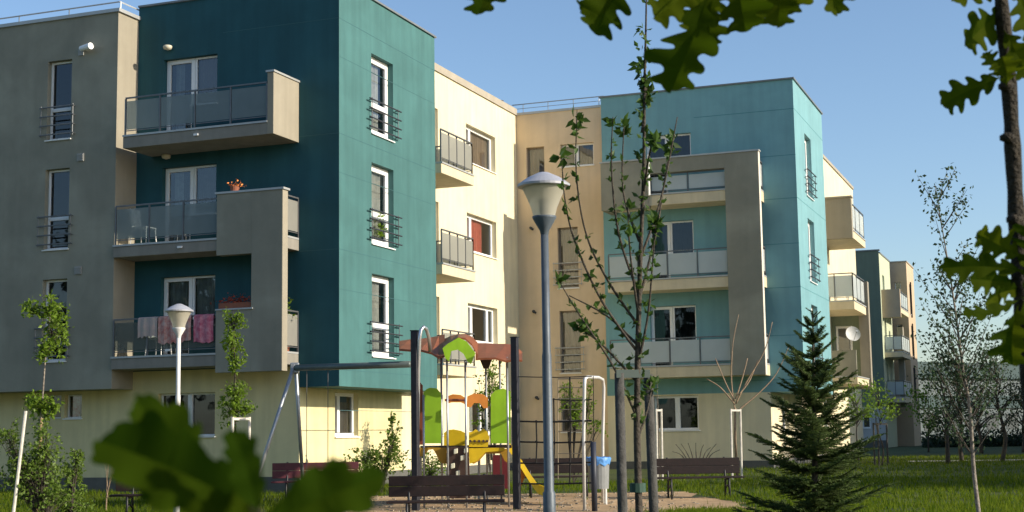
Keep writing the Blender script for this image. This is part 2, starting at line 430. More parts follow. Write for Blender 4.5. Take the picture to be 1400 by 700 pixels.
for i, (a, b) in FR.items():
    window(LB, ('Y', Yg), -23.92, -23.18, a, b, rows=(0, .38, 1), fw=.06, curtain=cloth, cur_rng=((.0, .12), (.72, 1)), glass=darkpane, rail=raildark, name='french_window')
# small wall fittings
for x, z in ((-22.95, 8.5), (-22.95, 5.65)):
    v = MB(); v.box(x, x+.2, Yg-.03, Yg-.002, z, z+.2)
    for q in range(4): v.box(x+.02, x+.18, Yg-.045, Yg-.03, z+.02+q*.045, z+.045+q*.045)
    v.build('vent_cover', mat('vent_plastic', (.30, .30, .28), .6), LB)
v = MB(); v.box(-22.98, -22.82, Yg-.03, Yg-.002, 11.22, 11.4); v.build('junction_box', mat('vent_plastic', (.30, .30, .28), .6), LB)
v = MB(); v.tube([(-22.75, Yg, 11.35), (-22.7, Yg-.14, 11.38)], .02, 6); v.tube([(-22.82, Yg-.12, 11.36), (-22.45, Yg-.22, 11.37)], [.07, .085], 12)
v.build('floodlight', mat('lamp_white', (.8, .8, .8), .4), LB)

# teal volume front
dh = []
for (a, b) in ((3.55, 5.56), (6.3, 8.33), (9.08, 11.11)):
    dh.append((-21.02, -19.45, a, b))
gh = [(-21.05, -19.42, 1.62, 2.68)]
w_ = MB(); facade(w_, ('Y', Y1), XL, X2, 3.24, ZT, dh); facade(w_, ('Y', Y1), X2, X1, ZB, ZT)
w_.build('wall', teal_f, LB, label='teal front wall behind the balconies, shade put into its colour'); w_ = MB()
facade(w_, ('X', X1), Y1, Y2, ZB, ZT, [(32.18, 33.44, a, b) for a, b in FR.values()], depth=.22)
w_.face((X1, Y2, ZB), (X2, Y2, ZB), (X2, Y2, ZT), (X1, Y2, ZT))
w_.face((X2, Y1, ZB), (X1, Y1, ZB), (X1, Y2, ZB), (X2, Y2, ZB))
w_.face((X2, Y2, ZC), (X2-2, Y2, ZC), (X2-2, Y2, ZT), (X2, Y2, ZT))
w_.build('wall', teal, LB, label='teal side wall of the corner')
k = MB()
for z in (11.62, 8.78, 5.98, 3.12):
    k.box(-19.3, X1+.003, Y1-.003, Y1+.02, z, z+.014) if z != 3.12 else None
    k.box(X1-.02, X1+.003, Y1+.03, Y2, z, z+.014)
    k.box(X1-.02, X1+.003, Y1+.03, Y2, z-.95, z-.94)
k.build('joint_strip', seam, LB)
k = MB(); k.box(XL, X1+.05, Y1-.05, Y1+.3, ZT+.002, ZT+.05); k.box(X1-.3, X1+.05, Y1+.3, Y2+.05, ZT+.002, ZT+.05)
k.build('coping', mat('coping_dark', (.20, .21, .21), .5, metal=.3), LB)
k = MB(); k.face((-36, Yg+.02, ZG-.3), (XL, Yg+.02, ZG-.3), (XL, 58, ZG-.3), (-36, 58, ZG-.3))
k.face((XL, Y1+.02, ZC-.3), (X1-.02, Y1+.02, ZC-.3), (X1-.02, Y2-.02, ZC-.3), (XL, Y2-.02, ZC-.3))
k.face((XL, Y2, ZC-.28), (X2-.02, Y2, ZC-.28), (X2-.02, 58, ZC-.28), (XL, 58, ZC-.28))
k.build('roof', roofm, LB)
k = MB(); k.face((-36, 58, .2), (X2, 58, .2), (X2, 58, ZC), (-36, 58, ZC)); k.face((-36, Y1, .2), (-36, 58, .2), (-36, 58, ZC), (-36, Y1, ZC))
k.face((-36, Yg, 2.8), (-36, Y1, 2.8), (-36, Y1, ZG), (-36, Yg, ZG))
k.build('rear_wall', cream, LB)
for (a, b), cur in zip(((3.55, 5.56), (6.3, 8.33), (9.08, 11.11)), (cloth, cloth_d, blind)):
    window(LB, ('Y', Y1), -21.02, -20.18, a, b, fw=.11, sill=False, curtain=cloth if cur is cloth else cloth, cur_rng=((0, .8),) if cur is cloth else ((.15, .6),), name='balcony_door')
    window(LB, ('Y', Y1), -20.18, -19.45, a+.78, b, fw=.055, sill=True, curtain=cur, cur_rng=((0, 1),), name='window')
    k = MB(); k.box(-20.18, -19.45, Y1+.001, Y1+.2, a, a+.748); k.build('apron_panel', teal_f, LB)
for z in (8.62, 11.42, 5.8):
    l_ = MB(); l_.lathe((-20.85, Y1-.10, z-.1), [(.02, 0), (.10, .03), (.12, .09), (.10, .12)], 14) if z != 5.8 else None
    if l_.v: l_.build('porch_lamp', mat('opal_lamp', (.6, .55, .42), .3), LB, smooth=True)

# ground floor, cream
gs_small = [(-24.45, -23.95, 2.12, 2.72), (-23.85, -23.32, 2.12, 2.72)]
w_ = MB(); facade(w_, ('Y', Y1), -36, XL, .2, 2.799, gs_small); facade(w_, ('Y', Y1), XL, X2, .2, 3.239, gh)
facade(w_, ('X', X2), Y1, Y2, .2, ZB-.001, [(32.24, 33.51, 1.56, 2.66)])
w_.build('wall', cream_g, LB, label='yellowish cream ground floor wall'); w_ = MB()
top_w = [(40.85, 43.3, a, b) for a, b in ((4.38, 5.57), (7.18, 8.37), (9.98, 11.17))]
drs = [(37.35, 38.7, a, b) for a, b in ((3.52, 5.57), (6.32, 8.37), (9.12, 11.17))]
gw = [(40.85, 43.3, 1.56, 2.72), (37.4, 38.9, 1.56, 2.72)]
facade(w_, ('X', X2), Y2, Y3, .2, ZC, top_w+drs+gw)
w_.build('wall', cream, LB, label='cream rendered wall')
k = MB(); k.box(-36, X2+.03, Y1-.03, Y1-.001, .0, .64); k.box(X2+.001, X2+.03, Y1-.001, Y3-.02, .0, .64)
k.build('plinth', base_m, LB)
k = MB(); k.box(X2-.2, X2+.05, Y2+.06, Y3+.0, ZC+.002, ZC+.22); k.build('coping', capbeige, LB)
window(LB, ('Y', Y1), -21.05, -19.42, 1.62, 2.68, cols=(0, .52, 1), fw=.05, glass=darkpane, curtain=cloth_d, cur_rng=((0, .3), (.6, 1)), mull=.13)
wp = window(LB, ('Y', Y1), -24.45, -23.95, 2.12, 2.72, fw=.04, glass=darkpane, sill=False, curtain=None)
wp = window(LB, ('Y', Y1), -23.85, -23.32, 2.12, 2.72, fw=.04, sill=True, glass=pane, label='small ground floor window with a red and white picture')
k = MB(); k.box(-23.78, -23.55, Y1+.22, Y1+.23, 2.15, 2.68); k.build('picture', mat('red_white_picture', (.5, .06, .05), .8, .5, 7, col2=(.7, .66, .6)), wp)
window(LB, ('X', X2), 32.24, 33.51, 1.56, 2.66, cols=(0, .30, 1), fw=.09, curtain=cloth_d, cur_rng=((.25, 1),), mull=.14)
for i, (a, b) in FR.items():
    window(LB, ('X', X1), 32.18, 33.44, a, b, cols=(0, 1), rows=(0, .36, 1), fw=.16, depth=.22, curtain=cloth, cur_rng=((.3, .8),) if i != 2 else ((.0, .9),), rail=dsteel, name='french_window', mull=.16)
pl_ = MB()
for i in range(60):
    c0 = Vector((X1-.12, 32.95+rnd.gauss(0, .14), 6.6+abs(rnd.gauss(0, .25))))
    d = Vector((rnd.uniform(-1, 1), rnd.uniform(-1, 1), rnd.uniform(-.2, 1))).normalized(); e = d.cross(Vector((rnd.random(), .3, .2))).normalized()
    pl_.face(c0-e*.03, c0+d*.1, c0+e*.03, c0-d*.05)
pp = pl_.build('potted_plant', lf_light); tag(pp, 'green potted plant behind the middle french window of the dark teal side wall', 'potted plant')
curt = [(cloth, ((.0, .22), (.8, 1))), (cloth_r, ((.12, .75),)), (blind, ((.0, 1),))]
for (s0, s1, a, b), (cm, rg) in zip(top_w, curt):
    window(LB, ('X', X2), s0, s1, a, b, cols=(0, .22, 1) if cm is not cloth else (0, .22, .8, 1), fw=.10, depth=.22, curtain=cm, cur_rng=rg, mull=.16)
for (s0, s1, a, b) in gw:
    window(LB, ('X', X2), s0, s1, a, b, cols=(0, .5, 1), fw=.10, curtain=cloth, cur_rng=((0, .3), (.7, 1)))
for (s0, s1, a, b) in drs:
    window(LB, ('X', X2), s0, s1, a, b, cols=(0, .5, 1), fw=.10, curtain=cloth, cur_rng=((0, .5),), sill=False, name='balcony_door')
# cream wing balconies
for zt in (3.5, 6.25, 9.05):
    o = balcony(LB, ('X', X2), Y2+.004, 38.45, 1.24, zt, zt-.32, creamslab, capm=coping)
    railing(o, [(X2+1.2, Y2+.05), (X2+1.2, 38.40), (X2+.05, 38.40)], zt, .92, frostg, (4, 2))
# left balconies on the shaded teal front
o = balcony(LB, ('Y', Y1), XL+.45, -17.30, 1.2, 8.97, 8.64, slabc, lab='top balcony slab with fin wall')
k = MB(); k.box(-17.30, -17.13, 29.24, Y1-.004, 8.64, 10.12); k.build('fin_wall', side_beige, o, bevel=.01)
k = MB(); k.box(-17.33, -17.10, 29.21, Y1-.004, 10.123, 10.17); k.build('cap', coping, o)
railing(o, [(XL+.48, 29.3), (-17.34, 29.3)], 8.97, .93, frost, (4,))
for i, zt in enumerate((6.31, 3.57)):
    o = balcony(LB, ('Y', Y1), XL+.02, -17.12, .93, zt, zt-.31, slabc, lab=('middle', 'lower')[i]+' balcony slab')
    railing(o, [(XL+.06, 29.56), (-18.82, 29.56)], zt, .96 if i == 0 else .9, frost if i == 0 else frostmat('smoked_glass', (.20, .22, .20), .45), (3,))
    k = railing(o, [(-17.14, 29.78), (-17.14, Y1-.02)], zt, .96, frostg, (1,))
k = MB()   # grey frame wall with its opening
yf, yb = 29.49, 29.74
def fw_(x0, x1, z0, z1): k.box(x0, x1, yf, yb, z0, z1)
fw_(-17.85, -17.03, 3.10, 7.35); fw_(-18.81, -17.853, 5.88, 7.35); fw_(-18.81, -17.853, 3.10, 4.56)
fo = k.build('frame_wall', taupe, LB, label='grey frame wall joining the middle and lower balconies')
k = MB(); k.box(-17.028, -17.02, yf+.004, yb-.004, 3.10, 7.35); k.build('edge_face', side_beige, fo)
k = MB(); k.box(-18.85, -16.98, yf-.03, yb+.03, 7.352, 7.40); k.box(-18.81, -17.80, yf-.03, yb+.03, 4.562, 4.60); k.build('cap', coping, fo)
for x, z in ((-19.3, 8.8), (-19.9, 6.15), (-20.2, 3.68)):
    v = MB(); v.box(x, x+.12, 29.2 if z > 8 else 29.47, 29.25 if z > 8 else 29.52, z-.03, z+.02); v.build('drain_spout', white, LB)

# things on the left balconies
def tuft(name, label, cat, c, rx, ry, rz, n, size, m, extra=None, group=None):
    root = thing(name, label, cat, c, group); b = MB(); c = Vector(c)
    for i in range(n):
        p = c+Vector((rnd.gauss(0, rx), rnd.gauss(0, ry), abs(rnd.gauss(0, rz))))
        d = Vector((rnd.uniform(-1, 1), rnd.uniform(-1, 1), rnd.uniform(-.3, 1))).normalized(); e = d.cross(Vector((rnd.random(), .3, .2))).normalized()
        s_ = size*rnd.uniform(.6, 1.3)
        b.face(p-e*s_*.4, p+d*s_, p+e*s_*.4, p-d*s_*.5)
    b.build('foliage', m, root); return root
r_ = tuft('flower_pot', 'orange flowers on top of the grey balcony frame wall', 'flower pot', (-18.4, 29.62, 7.50), .12, .04, .07, 60, .05, flower)
k = MB(); k.lathe((-18.4, 29.62, 7.405), [(0, 0), (.09, 0), (.12, .12), (.11, .13), (0, .11)], 14); k.build('pot', terracotta, r_)
r_ = tuft('flower_box', 'flower box of rust red blooms on the sill of the grey frame wall opening', 'flower box', (-18.35, 29.64, 4.74), .24, .05, .08, 200, .05, flower_r)
k = MB(); k.box(-18.78, -17.9, 29.56, 29.70, 4.605, 4.74); k.build('box', terracotta, r_)
r_ = tuft('potted_plant', 'green plant behind the short side railing of the lower balcony', 'potted plant', (-17.35, 30.15, 4.35), .13, .1, .28, 130, .07, lf_light)
k = MB(); k.lathe((-17.35, 30.15, 3.575), [(0, 0), (.12, 0), (.16, .30), (.15, .8), (0, .76)], 14); k.build('pot', terracotta, r_)
# laundry hanging over lower rail
def hang(x0, x1, z0, z1, m, label):
    b = MB(); n = max(5, int((x1-x0)/.06))
    prev = None
    for i in range(n+1):
        x = x0+(x1-x0)*i/n; y = 29.50+.015*math.sin(i*1.7); zb = z0+rnd.uniform(-.04, .05)
        cur = [(x, 29.62, z1-.25), (x, 29.56, z1), (x, y, z1-.03), (x, y-.012, (z1+zb)/2), (x, y, zb)]
        if prev:
            for a in range(4): b.face(prev[a], prev[a+1], cur[a+1], cur[a])
        prev = cur
    o = b.build('hanging_cloth', m, None, smooth=True); tag(o, label, 'cloth', 'laundry over the lower balcony railing')
hang(-21.0, -20.45, 4.0, 4.50, mat('pale_cloth', (.38, .34, .30), .9, .35, 9, col2=(.5, .36, .33)), 'pale pink patterned cloth over the lower railing, left of the white lamp post')
hang(-20.42, -19.5, 3.85, 4.50, mat('coral_cloth', (.42, .13, .11), .9, .5, 9, col2=(.55, .38, .33)), 'coral patterned cloth over the lower railing behind the white lamp post')
hang(-19.42, -18.88, 3.82, 4.50, pinkr, 'bright pink cloth over the lower railing beside the grey frame wall')
def chair(loc, label, m=white, rz=0):
    root = thing('balcony_chair', label, 'chair', loc, 'white balcony chairs'); root.rotation_euler.z = rz; x, y, z = loc
    b = MB(); b.box(x-.22, x+.22, y-.22, y+.22, z+.42, z+.45); b.build('seat', m, root, bevel=.01)
    b = MB(); b.obox((x-.24, y, z+.68), (.015, 0, .0), (0, .2, 0), (-.03, 0, .24)); b.build('backrest', m, root, bevel=.01)
    for sx in (-1, 1):
        for sy in (-1, 1):
            b = MB(); b.tube([(x+sx*.2, y+sy*.19, z+.42), (x+sx*.23, y+sy*.22, z)], [.018, .012], 6); b.build('leg', m, root)
    return root
chair((-21.2, 29.95, 6.315), 'white plastic chair on the middle balcony of the nearest block')
chair((-20.75, 30.0, 3.575), 'white plastic chair on the lower balcony behind the cloths')

# ================================================================== RIGHT BUILDING
A, B, Y4, Y6 = -14.02, -7.68, 45.07, 50.71; X3 = -8.74
RB = thing('apartment_building', 'middle apartment block, light teal corner and peach wall, behind the playground', 'apartment building', (-11, 48, .4), 'apartment blocks round the courtyard')
w_ = MB()
ph = [(-16.74, -16.1, 9.9, 11.15), (-15.52, -14.36, 10.38, 11.15), (-15.68, -14.97, 6.32, 8.35), (-15.66, -14.95, 3.52, 5.57), (-15.66, -15.0, 1.6, 2.7)]
facade(w_, ('Y', Y3), X2, A, .2, ZC, ph)
w_.build('wall', peach, RB, label='peach rendered stair wall')
k = MB(); k.box(X2, A-.004, Y3-.04, Y3+.3, ZC+.002, ZC+.08); k.build('coping', coping, RB)
k = MB(); k.tube([(X2-.2, Y3+.2, ZC+.42), (A, Y3+.2, ZC+.42)], .018, 6); k.tube([(X2-.2, Y3+.2, ZC+.27), (A, Y3+.2, ZC+.27)], .010, 6)
for i in range(4): k.tube([(X2+.2+i*.9, Y3+.2, ZC+.08), (X2+.2+i*.9, Y3+.2, ZC+.42)], .014, 6)
k.build('roof_rail', steel, RB)
k = MB(); k.box(X2-.9, X2-.25, Y3-.2, Y3+.5, ZC+.0, ZC+.42); k.tube([(X2-.55, Y3+.1, ZC+.42), (X2-.55, Y3+.1, ZC+.6)], .08, 8); k.build('roof_vent', dsteel, RB)
k = MB(); k.box(X2+.032, A, Y3-.03, Y3-.001, 0, .64); k.box(A, X3+.03, Y4-.03, Y4-.001, 0, .64); k.box(X3+.001, X3+.03, Y4-.001, 66, 0, .64); k.build('plinth', base_m, RB)
kw = dict(fw=.05, glass=darkpane, curtain=blind, fmat=mat('brown_frame', (.22, .18, .14), .6))
window(RB, ('Y', Y3), *ph[0], **{**kw, 'glass': pane}); window(RB, ('Y', Y3), *ph[1], cols=(0, .45, 1), fw=.06, glass=pane, curtain=cloth_d, cur_rng=((.45, 1),), mull=.14)
window(RB, ('Y', Y3), *ph[2], rows=(0, .4, 1), rail=steel, **{**kw, 'glass': pane}); window(RB, ('Y', Y3), *ph[3], rows=(0, .4, 1), rail=steel, **{**kw, 'glass': pane}); window(RB, ('Y', Y3), *ph[4], **kw)
for x, z in ((-16.6, 8.4), (-16.55, 5.6), (-16.5, 2.75)):
    v = MB(); v.tube([(x, Y3, z), (x, Y3-.1, z)], .045, 8); v.tube([(x, Y3-.08, z-.02), (x+.1, Y3-.13, z-.06)], .035, 8); v.build('wall_light', dsteel, RB)
dh2 = [(-12.53, -11.02, a, b) for a, b in ((3.55, 5.56), (6.3, 8.3), (9.1, 11.14))]
w_ = MB(); facade(w_, ('Y', Y4), A, B, ZB, ZT, dh2)
facade(w_, ('X', B), Y4, Y6, ZB, ZT, [(46.9, 48.12, a, b) for a, b in FR.values()], depth=.22)
w_.face((B, Y6, ZB), (X3, Y6, ZB), (X3, Y6, ZT), (B, Y6, ZT)); w_.face((X3, Y4, ZB), (B, Y4, ZB), (B, Y6, ZB), (X3, Y6, ZB))
w_.face((A, Y4, ZC-.1), (A, Y4+4, ZC-.1), (A, Y4+4, ZT), (A, Y4, ZT)); w_.face((X3, Y6, ZC), (X3-2, Y6, ZC), (X3-2, Y6, ZT), (X3, Y6, ZT))
w_.build('wall', teal2, RB, label='light teal corner wall')
k = MB()
seam2 = mat('joint_light', (.07, .22, .24), .8)
for z in (11.62, 8.78, 5.98, 3.12):
    k.box(-10.9, B+.003, Y4-.003, Y4+.02, z-.02, z)
    k.box(B-.02, B+.003, Y4+.03, Y6, z-.01, z+.01)
    if z < 11: k.box(-10.9, B+.003, Y4-.003, Y4+.02, z+1.35, z+1.37)
k.build('joint_strip', seam2, RB)
k = MB(); k.box(A-.05, B+.05, Y4-.05, Y4+.3, ZT+.002, ZT+.05); k.box(B-.3, B+.05, Y4+.3, Y6+.05, ZT+.002, ZT+.05); k.build('coping', MATS['coping_dark'], RB)
k = MB(); k.face((X2, Y3+.02, ZC-.3), (X3-.02, Y3+.02, ZC-.3), (X3-.02, 66, ZC-.3), (X2, 66, ZC-.3)); k.face((X3-.02, Y3+.02, ZC-.3), (B-.02, Y3+.02, ZC-.3), (B-.02, Y6-.02, ZC-.3), (X3-.02, Y6-.02, ZC-.3)); k.build('roof', roofm, RB)
w_ = MB(); facade(w_, ('Y', Y4), A, X3, .2, ZB-.001, [(-12.5, -11.02, 1.6, 2.75-.05)])
w_.face((A, Y4, .2), (A, Y3, .2), (A, Y3, ZB), (A, Y4, ZB))
facade(w_, ('X', X3), Y4, Y6, .2, ZB-.001, [(46.9, 48.1, 1.56, 2.66)])
facade(w_, ('X', X3), Y6, 66, .2, ZC, [(52, 53.3, a, b) for a, b in ((1.56, 2.72), (4.38, 5.57), (7.18, 8.37), (9.98, 11.17))]+[(55.3, 57, a, b) for a, b in ((1.56, 2.72), (6.32, 8.37), (9.12, 11.17))])
w_.face((X3, 66, .2), (X2, 66, .2), (X2, 66, ZC), (X3, 66, ZC)); w_.face((X2, 58, .2), (X2, 66, .2), (X2, 66, ZC), (X2, 58, ZC))
w_.build('wall', cream, RB, label='cream rendered wall')
k = MB(); k.box(X3-.2, X3+.05, Y6+.06, 66, ZC+.002, ZC+.12); k.build('coping', capbeige, RB)
for a, b in ((1.56, 2.72), (4.38, 5.57), (7.18, 8.37), (9.98, 11.17)): window(RB, ('X', X3), 52, 53.3, a, b, cols=(0, .5, 1))
for a, b in ((1.56, 2.72), (6.32, 8.37), (9.12, 11.17)): window(RB, ('X', X3), 55.3, 57, a, b, cols=(0, .5, 1), curtain=cloth)
window(RB, ('X', X3), 46.9, 48.1, 1.56, 2.66)
window(RB, ('Y', Y4), -12.5, -11.02, 1.6, 2.70, cols=(0, .52, 1), fw=.08, glass=darkpane, curtain=cloth_d, cur_rng=((0, .4), (.6, .8)), mull=.16)
for (s0, s1, a, b), cm in zip(dh2, (cloth_d, cloth_d, blind)):
    md_ = s0+.72
    window(RB, ('Y', Y4), s0, md_, a, b, fw=.10, sill=False, curtain=cm, name='balcony_door', cur_rng=((.1, 1),), glass=darkpane)
    window(RB, ('Y', Y4), md_, s1, a+.85, b, fw=.06, curtain=cm, cur_rng=((0, 1),), glass=darkpane)
    k = MB(); k.box(md_, s1, Y4+.001, Y4+.2, a, a+.818); k.build('apron_panel', teal2, RB)
for a, b in FR.values():
    window(RB, ('X', B), 46.9, 48.12, a, b, rows=(0, .36, 1), fw=.14, depth=.22, curtain=cloth, cur_rng=((.3, .8),), rail=dsteel, name='french_window', mull=.16)
yF = 44.05
for i, zt in enumerate((3.62, 6.36, 9.06)):
    x0 = -13.62
    o = balcony(RB, ('Y', Y4), x0, -8.72, .98, zt, zt-.38, creamslab, lab=('lower', 'middle', 'top')[i]+' balcony slab, cream')
    if i < 2: railing(o, [(x0+.04, yF+.06), (-9.72, yF+.06)], zt, .84, frostw, (4,), off=.10)
    else: railing(o, [(-12.15, yF+.12), (-9.72, yF+.12)], zt, .62, frostw, (2,), off=.10)
    railing(o, [(-8.76, yF+.3), (-8.76, Y4-.02)], zt, .9, frostw, (1,))
k = MB(); y0_, y1_ = 44.02, 44.27
k.box(-9.72, -8.66, y0_, y1_, 3.25, 10.15); k.box(-13.75, -12.18, y0_, y1_, 8.62, 10.15); k.box(-12.177, -9.723, y0_, y1_, 9.70, 10.15)
k.box(-13.75, -13.56, y1_+.002, Y4-.004, 8.62, 10.15)
fo = k.build('frame_wall', taupe, RB, label='grey frame wall round the top balcony with tall right pier')
k = MB(); k.box(-8.658, -8.65, y0_+.004, y1_-.004, 3.25, 10.15); k.build('edge_face', mat('sunlit_edge', (.66, .60, .50), .8), fo)  # right edge of the grey pier, sunlight put into a paler colour
k = MB(); k.box(-13.78, -8.62, y0_-.03, y1_+.03, 10.152, 10.20); k.build('cap', coping, fo)
k = MB(); k.tube([(-12.14, y0_-.06, 9.0), (-12.14, y0_-.06, 10.3)], .035, 8); k.build('downpipe', white, RB)
# balconies on the far wing of this block
o = balcony(RB, ('X', X3), 54.65, 58.3, 1.42, 8.98, 8.66, creamslab)
k = MB(); k.box(X3+.002, X3+1.46, 54.35, 54.64, 8.6, 10.12); k.build('fin_wall', side_beige, o)
k = MB(); k.box(X3+.002, X3+1.5, 54.3, 54.7, 10.123, 10.18); k.build('cap', capbeige, o)
railing(o, [(X3+1.38, 54.7), (X3+1.38, 58.25)], 8.98, 1.0, frostw, (3,))
o = balcony(RB, ('X', X3), 54.4, 57.6, 1.42, 6.3, 5.95, creamslab)
railing(o, [(X3+.05, 54.45), (X3+1.38, 54.45), (X3+1.38, 57.55)], 6.3, 1.0, frostw, (2, 3))
o = balcony(RB, ('X', X3), 54.4, 57.6, 1.42, 3.5, 3.2, creamslab)
k = MB(); k.box(X3+.03, X3+1.40, 54.42, 54.54, 3.502, 4.45); k.build('parapet', taupe, o)
w_ = MB(); w_.box(X3+1.12, X3+1.5, 57.7, 58.1, 3.1, 7.28); w_.build('pier', side_beige, RB)
w_ = MB(); facade(w_, ('Y', 58.0), X3+.002, X3+1.118, 3.1, 6.0, [(X3+.15, X3+.80, 3.62, 5.6)], depth=.15); w_.build('wall', teal3, RB, label='dull teal end wall behind the far balcony')
window(RB, ('Y', 58.0), X3+.15, X3+.80, 3.62, 5.6, rows=(0, .4, 1), fw=.09, depth=.15, curtain=None, sill=False, name='balcony_door')
ds = thing('satellite_dish', 'white round satellite dish on the far balcony of the middle block', 'satellite dish', (X3+1.2, 54.3, 4.5))
k = MB(); cc = Vector((X3+1.35, 54.15, 5.02)); nx = Vector((.45, -.85, .25)).normalized(); ux = nx.cross(Vector((0, 0, 1))).normalized(); uy = ux.cross(nx)
rings = []
for j in range(5):
    rr = .28*j/4; rings.append([cc+nx*(.10*(j/4)**2-.06)+(ux*math.cos(a*math.pi/10)+uy*math.sin(a*math.pi/10))*max(rr, .002) for a in range(20)])
for a, b in zip(rings, rings[1:]):
    for j in range(20): k.face(a[j], a[(j+1) % 20], b[(j+1) % 20], b[j])
k.build('dish', mat('dish_grey', (.5, .5, .48), .6), ds, smooth=True)
k = MB(); k.tube([cc-nx*.06, cc-nx*.2, (X3+1.25, 54.42, 4.5)], .02, 6); k.build('mount', steel, ds)
k = MB(); k.tube([cc-uy*.26, cc+nx*.36-uy*.05], .01, 6); k.tube([cc+nx*.36-uy*.05, cc+nx*.44-uy*.03], .03, 8); k.build('feed_arm', steel, ds)
ch_ = chair((X3+.8, 55.6, 6.305), 'white folding chair on the far balcony above the satellite dish', white, 0)

# ================================================================== FAR BLOCKS
FB = thing('apartment_building', 'distant dull teal block beyond the spruce, lowest floor pale and in shade', 'apartment building', (-13, 95, .4), 'apartment blocks round the courtyard')
w_ = MB(); xa, xb, ya, yb_ = -24., -10.75, 91.9, 97.5
facade(w_, ('Y', ya), xa, xb, 2.9, ZT, [(-13.1, -12.2, a, b) for a, b in FR.values()])
w_.build('wall', teal3, FB, label='dull teal front wall')
w_ = MB(); facade(w_, ('X', xb), ya, yb_, .3, ZT-.15, [(93.2, 94.2, a, b) for a, b in FR.values()]); w_.build('wall', greenish, FB, label='pale green side wall')
w_ = MB(); facade(w_, ('Y', ya+.02), xa, xb, .3, 2.9, [(-13.2, -12.4, 1.6, 2.7), (-12.2, -11.7, 1.6, 2.7)]); w_.build('wall', mat('pale_grey_render', (.45, .46, .46), .9), FB, label='pale ground floor wall')
for a, b in FR.values():
    window(FB, ('X', xb), 93.2, 94.2, a, b, fw=.1, rail=False); window(FB, ('Y', ya), -13.1, -12.2, a, b, fw=.1)
window(FB, ('Y', ya+.02), -13.2, -12.4, 1.6, 2.7, fw=.08); window(FB, ('Y', ya+.02), -12.2, -11.7, 1.6, 2.7, fw=.08)
k = MB(); k.face((xa, ya, ZT-.3), (xb, ya, ZT-.3), (xb, yb_, ZT-.3), (xa, yb_, ZT-.3)); k.face((xa, ya, .3), (xa, yb_, .3), (xa, yb_, ZT), (xa, ya, ZT)); k.face((xa, yb_, .3), (xb, yb_, .3), (xb, yb_, ZT-.2), (xa, yb_, ZT-.2)); k.build('roof', roofm, FB)
k = MB(); k.box(xa, xb+.05, ya-.05, ya+.3, ZT+.002, ZT+.08); k.box(xb-.3, xb+.05, ya+.3, yb_, ZT-.14, ZT-.06); k.build('coping', MATS['coping_dark'], FB)
k = MB(); k.box(xa, xb+.02, ya-.02, ya+.018, .2, .85); k.build('plinth', base_m, FB)
for i, zt in enumerate((3.5, 6.3, 9.05)):
    o = balcony(FB, ('X', xb), 92.6, 97.2, 1.1, zt, zt-.35, creamslab)
    if i == 2:
        k = MB(); k.box(xb+.004, xb+1.12, 92.3, 92.59, 8.4, 10.15); k.build('fin_wall', orange_r, o)
        railing(o, [(xb+1.06, 92.6), (xb+1.06, 97.1)], zt, 1.0, frostw, (4,))
    else:
        railing(o, [(xb+.05, 92.65), (xb+1.06, 92.65), (xb+1.06, 97.1)], zt, 1.0, frostw, (2, 4))
k = MB(); k.box(xb+.5, xb+.85, 95.5, 96.2, 2.9, 8.0); k.build('pier', side_beige, FB)
OB = thing('apartment_building', 'farthest block, narrow orange beige slice at the end of the row', 'apartment building', (-12, 103, .4), 'apartment blocks round the courtyard')
w_ = MB(); facade(w_, ('Y', 98.6), -24, -9.8, .3, 12.5, [(-10.6, -10.2, a, b) for a, b in FR.values()]); facade(w_, ('X', -9.8), 98.6, 103.2, .3, 12.5, [(100, 101, a, b) for a, b in FR.values()])
w_.face((-24, 103.2, .3), (-9.8, 103.2, .3), (-9.8, 103.2, 12.5), (-24, 103.2, 12.5)); w_.face((-24, 98.6, 12.3), (-9.8, 98.6, 12.3), (-9.8, 103.2, 12.3), (-24, 103.2, 12.3))
w_.build('wall', orange_r, OB)
for a, b in FR.values(): window(OB, ('Y', 98.6), -10.6, -10.2, a, b, fw=.06); window(OB, ('X', -9.8), 100, 101, a, b, fw=.08)
k = MB(); k.box(-24, -9.75, 98.55, 98.9, 12.502, 12.58); k.box(-10.1, -9.75, 98.9, 103.2, 12.502, 12.58); k.build('coping', capbeige, OB)

WH = thing('warehouse', 'long low warehouse with dark teal bands, behind the trees on the right', 'warehouse', (0, 150, .4))
k = MB(); a0 = W(1262, 590, 150); a1 = W(1500, 590, 165); dv = (a1-a0); dv.z = 0; dv.normalize(); a0 = a0-dv*4; a0.z = 0; L_ = 46; nv = Vector((-dv.y, dv.x, 0))
def whb(mb, s0, s1, z0, z1, d0, d1): 
    mb.obox(a0+dv*((s0+s1)/2)+nv*((d0+d1)/2)+Vector((0, 0, (z0+z1)/2)), dv*(s1-s0)/2, nv*(d1-d0)/2, (0, 0, (z1-z0)/2))
whb(k, 0, L_, .2, 8.2, 0, 18); k.build('wall', wh_w, WH)
k = MB(); whb(k, -.3, L_, 6.7, 8.4, -.35, -.002); whb(k, -.3, L_, 3.6, 4.9, -.2, -.002); k.build('band', wh_t, WH)
for i in range(14): k = MB(); whb(k, 1+i*3.2, 2.9+i*3.2, 1.3, 3.0, -.05, -.003); k.build('window', mat('dull_window', (.05, .06, .06), .7), WH)
